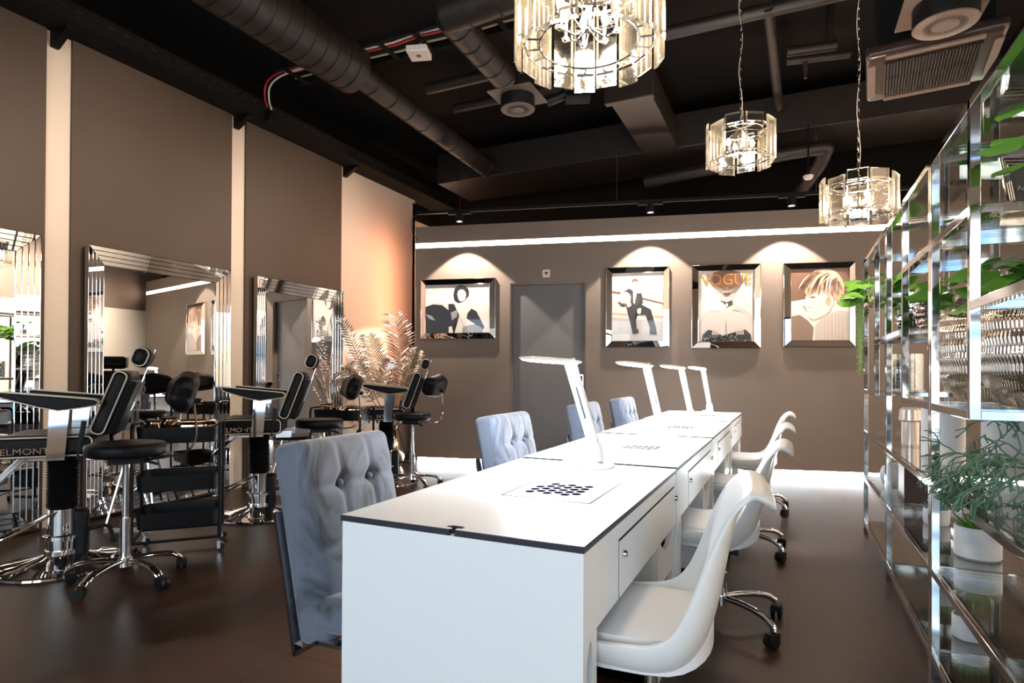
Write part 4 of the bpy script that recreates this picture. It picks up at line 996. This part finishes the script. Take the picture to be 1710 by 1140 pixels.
def dish(loc, s, lab):
    pr_ = [(0, .012)]+[(.105+.048*math.cos(a), .048+.046*math.sin(a)) for a in [PI+.9-i*.36 for i in range(-1, 14)]]
    pr_ = [(0, 0), (.10, 0), (.135, .012), (.152, .035), (.150, .062), (.130, .080), (.105, .082), (.10, .074), (.125, .066), (.138, .045), (.12, .018), (0, .012)]
    t = MB().lathe(pr_, seg=44).build('round_dish', M_gold); t.location = loc; t.scale = (s, s, s); tag(t, lab, 'dish')
b0 = (-3.60, 2.62); z0 = .7487
bowl(on(b0, ca, -.15, -.06, z0), .95, 'small flared champagne metal bowl on the near trolley, nearer the stool')
bowl(on(b0, ca, -.08, .06, z0), 1.05, 'small flared champagne metal bowl on the near trolley, the rear one')
dish(on(b0, ca, .08, .0, z0), 1.0, 'shiny round champagne metal dish on the near trolley')
dish(on((-3.86, 4.48), .3, .09, .0, z0), .95, 'shiny round champagne metal dish on the far trolley')
bowl(on((-3.86, 4.48), .3, -.14, -.05, z0), 1.1, 'small flared champagne metal bowl on the far trolley')

# side tables with splayed metal frame against the wall
def side_table(loc, rz, lab):
    t = thing('side_table', lab, 'side table', loc, rz, 'side tables by the mirrors')
    f = MB(); w_, d_ = .17, .15
    C4 = [(-w_, -d_), (w_, -d_), (w_, d_), (-w_, d_)]
    for i in range(4):
        a_, b_ = C4[i], C4[(i+1) % 4]; m_ = ((a_[0]+b_[0])/2, (a_[1]+b_[1])/2)
        f.box((m_[0], m_[1], .008), (abs(a_[0]-b_[0])+.018 or .018, abs(a_[1]-b_[1])+.018, .014))
    f.build('floor_frame', M_gold, t, smooth=False)
    for i, (a_, b_) in enumerate(C4):
        MB().tube([(a_, b_, .015), (a_*.45, b_*.45, .50)], .009, 4).build('leg', M_gold, t, smooth=False)
    MB().lathe([(0, .50), (.19, .50), (.195, .51), (.195, .53), (0, .535)], seg=36).build('table_top', M_black, t)
side_table((-4.42, 2.90, 0), .55, 'small side table with champagne metal frame, behind the near trolley')
side_table((-4.42, 4.42, 0), .3, 'small side table with champagne metal frame, behind the middle styling chair')

# ------------------------------------------------------------------ silver palm leaves in a floor vase
pv = thing('metal_palm', 'cluster of champagne-silver metal palm leaves in the corner beside the picture wall', 'decorative plant', (-4.42, 6.02, 0))
MB().lathe([(0, 0), (.11, 0), (.15, .08), (.16, .2), (.12, .38), (.08, .46), (.09, .5), (.075, .5), (.06, .45), (0, .4)], seg=32).build('vase', M_gold, pv)
def palm_leaf(base, tip, bow, wid, up=1.0, seed=0, lean=0):
    rnd = random.Random(seed); b = MB(); base = Vector(base); tip = Vector(tip); L = (tip-base).length; bow = Vector(bow)
    pt = lambda t_: base.lerp(tip, t_)+bow*(4*t_*(1-t_))*.5+bow*(t_*t_)*.0
    b.tube([pt(i/14) for i in range(15)], [.007*(1-.7*i/14) for i in range(15)], 6)
    n = 26
    for k in range(n):
        t_ = .36+.63*k/n; c = pt(t_); d = (pt(min(1, t_+.02))-pt(t_-.02)).normalized()
        side = d.cross(Vector((.8, -.55, .1))).normalized() if not lean else d.cross(Vector((.2, -1, .2))).normalized()
        nrm = side.cross(d).normalized()
        w_ = wid*math.sin(PI*min(1, (t_-.28)/.78))**.7+.02
        for s in (-1, 1):
            e = (side*s*.82+d*.62+nrm*rnd.uniform(-.25, .25)).normalized(); l = w_*rnd.uniform(.85, 1.1)
            m_ = c+e*l*.5+nrm*.010; q = c+e*l-Vector((0, 0, l*.12)); hw = (d*.9).normalized()*.0105
            v = [c-hw*.5, m_-hw, q, m_+hw, c+hw*.5]
            b.poly([v[0], v[1], m_+nrm*.004, c+nrm*.002]); b.poly([c+nrm*.002, m_+nrm*.004, v[3], v[4]])
            b.poly([v[1], q, m_+nrm*.004]); b.poly([m_+nrm*.004, q, v[3]])
    bmesh.ops.remove_doubles(b.bm, verts=b.bm.verts, dist=.0004)
    o = b.build('palm_leaf', M_silver, pv, smooth=False)
    return o
palm_leaf((0, 0, .42), (-.02, .05, 1.88), (.22, .05, 0), .26, seed=1)
palm_leaf((0, 0, .42), (-.30, -.10, 1.62), (.02, .0, .10), .22, seed=2)
palm_leaf((0, 0, .42), (.32, .05, 1.42), (.02, .0, .25), .16, seed=3)
palm_leaf((0, 0, .42), (-.36, -.22, 1.28), (-.05, -.05, .2), .20, seed=4)
palm_leaf((0, 0, .42), (.42, -.04, 1.10), (.06, .0, .25), .15, seed=5)
palm_leaf((0, 0, .42), (-.28, -.62, 1.18), (.0, -.05, .25), .16, seed=6, lean=1)
palm_leaf((0, 0, .42), (-.30, -.60, 1.80), (-.02, -.05, .1), .12, seed=7, lean=1)
palm_leaf((0, 0, .42), (.05, -.1, 1.30), (-.20, -.05, .2), .20, seed=8)

# ------------------------------------------------------------------ chrome étagère units
SX0, SX1 = .493, 1.0; PT = .028
ZL = [.08, .40, .73, 1.03, 1.36, 1.65, 1.985]
def unit(ya, ym, yb, far_hi, label):
    """ya nearest, yb farthest; far_hi: the far half has the low+high boxes"""
    t = thing('display_shelf', label, 'shelving unit', (SX0, ya, 0), 0, 'chrome and glass shelving units'); X = SX1-SX0; g_ = .002
    L = yb-ya-g_; mid = ym-ya
    for x in (0, X):
        for y in (PT/2, L-PT/2): MB().b2((x-(PT if x else 0), y-PT/2, 0), (x+(0 if x else PT), y+PT/2, ZL[-1])).build('post', M_shelf, t, smooth=False, bev=.002)
    for x in (0, X-PT): MB().b2((x, mid-PT/2, ZL[3]-PT/2), (x+PT, mid+PT/2, ZL[-1])).build('upper_post', M_shelf, t, smooth=False, bev=.002)
    def shelf(y0, y1, z):
        r = MB(); h_ = PT/2
        for x in (0, X-PT): r.b2((x, y0+PT, z-h_), (x+PT, y1-PT, z+h_))
        for y in (y0, y1-PT): r.b2((PT, y, z-h_), (X-PT, y+PT, z+h_))
        f = r.build('shelf_frame', M_shelf, t, smooth=False, bev=.0015)
        MB().b2((.012, y0+.012, z+h_-.001), (X-.012, y1-.012, z+h_+.005)).build('glass_shelf', M_glass, f, smooth=False)
    for z in ZL[:3]: shelf(0, L, z)
    shelf(0, L, ZL[-1]-.014)
    lo, hi = (mid-PT/2, L) if far_hi else (0, mid+PT/2), (0, mid+PT/2) if far_hi else (mid-PT/2, L)
    shelf(lo[0], lo[1], ZL[3]); shelf(lo[0], lo[1], ZL[5]); shelf(hi[0], hi[1], ZL[4])
    return t
unit(3.93, 4.42, 5.02, True, 'farthest chrome and glass shelving unit, nearest the picture wall')
unit(2.77, 3.40, 3.93, False, 'middle chrome and glass shelving unit')
unit(1.67, 2.22, 2.77, True, 'nearest chrome and glass shelving unit, at the right edge')
GT = .0195   # top of a glass shelf above its level

# fluted silver vases
def big_vase(y, rx, ry, hgt, lab):
    pr_ = []
    N = 30
    for i in range(N+1):
        f = i/N; z = f*hgt; r = .55+.45*math.sin(PI*(f*.88+.10))**.8 if f < .97 else .6
        r = max(.42, math.sin(PI*(.13+f*.72))**.75)
        r += .018*math.cos(f*2*PI*8)
        pr_.append((r, z))
    pr_ = [(0, 0)]+pr_+[(pr_[-1][0]-.05, hgt), (pr_[-1][0]-.1, hgt*.9), (0, hgt*.85)]
    o = MB().lathe(pr_, seg=72, sx=rx, sy=ry).build('fluted_vase', M_ribbed); o.location = (.755, y, ZL[3]+GT); return tag(o, lab, 'vase', 'fluted silver vases')
big_vase(3.09, .205, .285, .44, 'big fluted silver vase in the middle shelving unit')
big_vase(2.49, .205, .245, .44, 'big fluted silver vase in the nearest shelving unit')

# leafy plants
def leaf_mesh(b, c, d, up, s):
    d = d.normalized(); side = d.cross(up).normalized(); n = side.cross(d)
    cv = b.bm.verts.new(c+d*s*.35+n*s*.04); R = []
    for k in range(14):
        a = 2*PI*k/14; rr = s*.5*(1+.10*math.cos(3*a)+.05*math.cos(9*a))*(1 if abs(k-7) > .1 else .62)
        p = c+d*(s*.45+math.cos(a)*rr)+side*(math.sin(a)*rr*.95)-n*(s*.12*abs(math.sin(a))+s*.08*(math.cos(a) > .3))
        R.append(b.bm.verts.new(p))
    for k in range(14): b._f([cv, R[k], R[(k+1) % 14]])
def leafy(name, lab, pos, n, spread, leaf, m, seed, pot=None, drop=0, hi=.12):
    rnd = random.Random(seed); t = thing(name, lab, 'plant', pos)
    if pot: pot(t)
    st_ = MB(); base = Vector((0, 0, pot_h[0] if pot else 0))
    for k in range(n):
        a = rnd.uniform(0, 2*PI); r = math.sqrt(rnd.uniform(.05, 1)); z = rnd.uniform(-drop, hi)*(1 if r > .4 else .6)
        q = base+Vector((math.cos(a)*spread[0]*r, math.sin(a)*spread[1]*r, z+.02))
        st_.tube(bez([base, (base+q)/2+Vector((0, 0, .05)), q], 3), .0022, 5)
        out = Vector((math.cos(a), math.sin(a), rnd.uniform(-.5, .5))); b = MB()
        leaf_mesh(b, q, out, Vector((rnd.uniform(-.4, .4)-.5, rnd.uniform(-.4, .4)-.5, 1)), leaf*rnd.uniform(.75, 1.2))
        b.build('leaf', m, t, ang=80)
    st_.build('stems', M_green, t)
    return t
pot_h = [0]
def pot_cyl(r, h_, m):
    def f(t):
        pot_h[0] = h_*.85
        MB().lathe([(0, 0), (r*.9, 0), (r, .01), (r*1.02, h_), (r*.92, h_), (r*.9, h_*.85), (0, h_*.82)], seg=32).build('plant_pot', m, t)
    return f
zv = ZL[3]+GT+.44
leafy('leafy_plant', 'green round-leaved plant growing from the middle fluted vase', (.755, 3.09, zv-.05), 16, (.20, .24), .12, M_green, 11, hi=.12, drop=.04)
leafy('leafy_plant', 'green round-leaved plant growing from the nearest fluted vase', (.755, 2.49, zv-.05), 16, (.20, .22), .12, M_green, 12, hi=.12, drop=.04)
leafy('trailing_plant', 'bright green plant spilling over the front of the farthest shelving unit', (.57, 4.66, ZL[5]+GT), 46, (.16, .17), .12, M_green2, 13, pot_cyl(.06, .08, M_ceramic), drop=.16, hi=.05)
leafy('leafy_plant', 'bright green leaves high at the right edge, in the nearest shelving unit', (.68, 2.06, ZL[4]+GT), 18, (.12, .12), .10, M_green2, 14, pot_cyl(.07, .30, M_ceramic), drop=.02, hi=.28)
leafy('leafy_plant', 'small green sprig standing on the high shelf of the middle unit', (.70, 3.1, ZL[5]+GT), 5, (.05, .05), .07, M_green, 15, pot_cyl(.035, .07, M_ceramic), drop=0, hi=.10)
# hanging fern
fp = thing('hanging_fern', 'thin pale green fern trailing down the post of the farthest shelving unit', 'plant', (.520, 4.90, ZL[5]+GT))
MB().lathe([(0, 0), (.03, 0), (.036, .05), (.03, .05), (0, .04)], (.05, 0, 0), seg=20).build('plant_pot', M_ceramic, fp)
rf = random.Random(3); b = MB()
for k in range(16):
    a = rf.uniform(-2.4, 2.4)+PI; L = rf.uniform(.25, .52); dx, dy = -.045-rf.uniform(0, .03), math.sin(a)*.04
    P = bez([(.04, 0, .05), (dx*.6, dy*.5, .06), (dx, dy, -L*.4), (dx+rf.uniform(-.01, .01), dy*1.2, -L)], 6)
    b.tube(P, .0012, 4)
    for i, p in enumerate(P[6:]):
        for s in (-1, 1):
            e = Vector((s*.012*rf.uniform(.6, 1.2), rf.uniform(-.012, .012), rf.uniform(-.002, .008)))
            b.poly([p, p+e*.5+Vector((0, 0, .004)), p+e, p+e*.5-Vector((0, 0, .004))])
b.build('fronds', M_fern, fp, smooth=False)

# rhipsalis: branching thin stems, hanging over the near unit
rh = thing('coral_cactus', 'tangled blue-green stem plant hanging over the middle shelf of the nearest unit', 'plant', (.74, 2.34, ZL[2]+GT))
MB().lathe([(0, 0), (.05, 0), (.072, .03), (.078, .08), (.066, .13), (.058, .13), (.06, .10), (0, .09)], seg=32).build('plant_pot', M_ceramic, rh)
rr_ = random.Random(21); b = MB()
def branch(p, d, l, lev):
    q = [p]; c = p
    for i in range(4):
        d = (d+Vector((rr_.uniform(-.25, .25), rr_.uniform(-.25, .25), rr_.uniform(-.30, .12)))).normalized(); c = c+d*l/4
        if c.z < .012 and c.x > -.245: c.z = .012+rr_.uniform(0, .02)
        q.append(c.copy())
    b.tube(q, .0026 if lev < 3 else .0022, 5)
    if lev < 5:
        for s in range(2 if lev else 3):
            nd_ = (d+Vector((rr_.uniform(-.8, .8), rr_.uniform(-.8, .8), rr_.uniform(-.5, .45)))).normalized()
            branch(c, nd_, l*.80, lev+1)
for k in range(12):
    a = rr_.uniform(0, 2*PI) if k > 5 else PI+rr_.uniform(-.9, .9)
    branch(Vector((math.cos(a)*.03, math.sin(a)*.03, .10)), Vector((math.cos(a), math.sin(a)*.9, .8 if k % 2 else .3)).normalized(), .10, 0)
b.build('stems', M_rhip, rh, ang=80)

# smaller objects on the shelves
def lathe_obj(name, prof, m, loc, lab, cat, sc_=1, grp=None, seg=32):
    o = MB().lathe(prof, seg=seg).build(name, m); o.location = loc; o.scale = (sc_,)*3; return tag(o, lab, cat, grp)
cylp = lambda r, h_, w_=.004: [(0, 0), (r, 0), (r, h_), (r-w_, h_), (r-w_, .008), (0, .008)]
lathe_obj('frosted_vase', cylp(.062, .26), M_frost, (.66, 3.56, ZL[2]+GT), 'tall frosted white cylinder vase, left of a pair on the middle unit', 'vase', grp='frosted cylinder vases')
lathe_obj('frosted_vase', cylp(.058, .27), M_frost, (.66, 3.28, ZL[2]+GT), 'tall frosted white cylinder vase, right of a pair on the middle unit', 'vase', grp='frosted cylinder vases')
lathe_obj('frosted_vase', cylp(.13, .27), M_frost, (.84, 3.0, ZL[2]+GT), 'wide frosted white cylinder vase behind the dividing post', 'vase', grp='frosted cylinder vases')
lathe_obj('wooden_candle_holder', [(0, 0), (.045, 0), (.045, .13), (.06, .14), (.055, .20), (.04, .215), (0, .215)], M_pearl, (.64, 4.12, ZL[2]+GT), 'peach and white candle holder on the middle shelf of the farthest unit', 'candle holder')
sp = []
for i in range(40): sp.append((.055+.03*math.sin(i/40*PI)+.008*math.sin(i*1.26), i*.0066))
lathe_obj('rippled_vase', [(0, 0)]+sp+[(.05, .262), (.04, .25), (0, .24)], M_silver, (.86, 2.62, ZL[2]+GT), 'rippled silver vase behind the tangled stem plant', 'vase')
lathe_obj('round_vase', [(0, 0), (.04, 0), (.07, .03), (.085, .08), (.07, .13), (.035, .16), (.028, .155), (.03, .13), (0, .1)], M_ceramic, (.62, 4.55, ZL[1]+GT), 'cream ceramic round vase low in the farthest unit', 'vase')
lathe_obj('pearl_vase', [(0, 0), (.07, 0), (.085, .02), (.07, .05), (.062, .08), (.075, .12), (.10, .16), (.10, .19), (.07, .22), (.062, .22), (.065, .2), (.09, .17), (.06, .1), (0, .06)], M_pearl, (.83, 2.05, ZL[1]+GT), 'waisted pearly glass vase low in the nearest unit', 'vase')
lathe_obj('crumpled_vase', [(0, 0)]+[(.05+.035*math.sin(i/16*PI)+.007*math.sin(i*2.4), i*.011) for i in range(17)]+[(.04, .18), (0, .16)], M_chrome, (.66, 3.62, ZL[4]+GT), 'crumpled chrome vase in the far half of the middle unit', 'vase')
lathe_obj('crumpled_vase', [(0, 0)]+[(.05+.030*math.sin(i/16*PI)+.007*math.sin(i*2.1), i*.012) for i in range(17)]+[(.04, .20), (0, .18)], M_chrome, (.66, 4.20, ZL[4]+GT), 'crumpled chrome vase in the near half of the farthest unit', 'vase')
tag(MB().b2((-.02, -.10, 0), (.20, .10, .27)).build('wooden_box', M_brown, loc=(.62, 4.15, ZL[1]+GT), bev=.002), 'dark brown wooden box on the low shelf of the farthest unit', 'box')
gv = lathe_obj('glass_cylinder', cylp(.105, .24, .003), M_glassvase, (.70, 4.70, ZL[3]+GT), 'clear glass cylinder holding white pebbles, in the farthest unit', 'vase', seg=40)
rp = random.Random(5); k = 0
for lay in range(4):
    for j in range(6 if lay < 4 else 3):
        a = j*2*PI/6+lay*.5; r = .062
        b = MB(); b.lathe([(0, -.024), (.018, -.019), (.027, -.004), (.025, .012), (.014, .022), (0, .024)], seg=12)
        o = b.build('pebble', M_pebble); o.location = (.70+math.cos(a)*r, 4.70+math.sin(a)*r, ZL[3]+GT+.034+lay*.049); o.rotation_euler = (rp.uniform(-.25, .25), rp.uniform(-.25, .25), rp.uniform(0, 3))
        tag(o, 'speckled white pebble inside the clear glass cylinder of the farthest shelving unit', 'pebble', 'pebbles in the glass cylinder')
# potted succulents
def succulent(loc, r, h_, m, lab, seed, mp=None):
    t = thing('potted_succulent', lab, 'plant', loc); rs = random.Random(seed)
    MB().lathe([(0, 0), (r*.92, 0), (r, .008), (r, h_-.004), (r*.97, h_), (r*.9, h_), (r*.88, h_*.86), (0, h_*.84)], seg=36).build('plant_pot', mp or M_ceramic, t)
    b = MB()
    for k in range(26):
        a = k*2.4; rad = .35+.6*(k/26); d = Vector((math.cos(a)*rad, math.sin(a)*rad, 1.25-rad*.7)).normalized(); L = r*rs.uniform(.9, 1.25)
        p = Vector((math.cos(a)*r*.25*rad, math.sin(a)*r*.25*rad, h_*.84)); b.tube([p, p+d*L*.45, p+d*L], [r*.10, r*.13, .001], 6, flat=.5)
    b.build('fleshy_leaves', m, t, ang=70)
succulent((.69, 2.97, ZL[1]+GT), .078, .125, M_green, 'green succulent in the larger white stoneware pot, low shelf of the middle unit', 1)
succulent((.66, 3.55, ZL[1]+GT), .055, .075, M_teal, 'blue-green succulent in a smaller white pot, low shelf of the middle unit', 2)
succulent((.66, 2.95, ZL[0]+GT), .06, .09, M_green, 'succulent in a white pot on the bottom shelf of the middle unit', 3)
succulent((.72, 2.25, ZL[0]+GT), .07, .09, M_green, 'succulent in a white pot on the bottom shelf of the nearest unit', 4)
succulent((.70, 3.62, ZL[0]+GT), .055, .085, M_green, 'succulent in a white pot on the bottom shelf, middle unit, far end', 5)
# photo frames
def photo_frame(loc, rz, lab, w_=.17, h_=.21):
    t = thing('photo_frame', lab, 'photo frame', loc, rz, 'standing silver photo frames'); R = Matrix.Rotation(-.25, 3, 'X')
    f = MB()
    for i, (s, y) in enumerate(((0, 0), (.010, .004), (.020, .008))):
        for a_, b_ in (((-w_/2+s, s), (w_/2-s, s)), ((w_/2-s, s), (w_/2-s, h_-s)), ((w_/2-s, h_-s), (-w_/2+s, h_-s)), ((-w_/2+s, h_-s), (-w_/2+s, s))):
            f.tube([R@Vector((a_[0], y, a_[1]+.006)), R@Vector((b_[0], y, b_[1]+.006))], .0055, 8)
    f.build('frame', M_chrome, t)
    MB().prism([(-w_/2+.02, .022), (w_/2-.02, .022), (w_/2-.02, h_-.016), (-w_/2+.02, h_-.016)], (0, .01, 0), (1, 0, 0), R@Vector((0, 0, 1)), R@Vector((0, 1, 0)), .003).build('card_insert', mat('dark_card', (.09, .08, .07), .5), t, smooth=False)
    MB().poly and MB()
    text_mesh('brand_lettering', 'Amadeo', .028, M_exitwhite if False else M_piping, t, R@Vector((0, -.002, h_*.5))+Vector((0, .008, 0)), R@Matrix.Rotation(PI/2, 3, 'X'), .0005)
    MB().tube([R@Vector((0, .012, h_*.6)), (0, .085, .004)], .003, 6).build('easel_strut', M_chrome, t)
photo_frame((.74, 2.48, ZL[5]+GT), .35, 'silver photo frame with dark lettered card, on the high shelf of the nearest unit')
photo_frame((.90, 2.36, ZL[5]+GT), .35, 'silver photo frame at the right edge, beside the other frame on the high shelf')
gb = thing('glass_display_box', 'small glass display box on the high shelf of the middle unit', 'glass box', (.80, 2.95, ZL[5]+GT))
g = MB()
for a_, b_ in (((-.06, -.06, 0), (.06, -.058, .14)), ((-.06, .058, 0), (.06, .06, .14)), ((-.06, -.058, 0), (-.058, .058, .14)), ((.058, -.058, 0), (.06, .058, .14))): g.b2(a_, b_)
g.build('glass_panes', M_glassvase, gb, smooth=False)
MB().b2((-.05, -.05, .002), (.05, .05, .06)).build('white_block', M_frost, gb, bev=.003)

# ------------------------------------------------------------------ things only the mirrors show, on the right of the salon
rc = thing('reception_desk', 'low white reception counter against the right wall', 'counter', (2.35, 2.2, 0))
MB().b2((-.25, -1.2, 0), (.25, 1.2, .86)).build('counter_body', M_white_wall, rc, smooth=False)
MB().b2((-.28, -1.23, .86), (.28, 1.23, .89)).build('counter_top', M_white, rc, smooth=False)
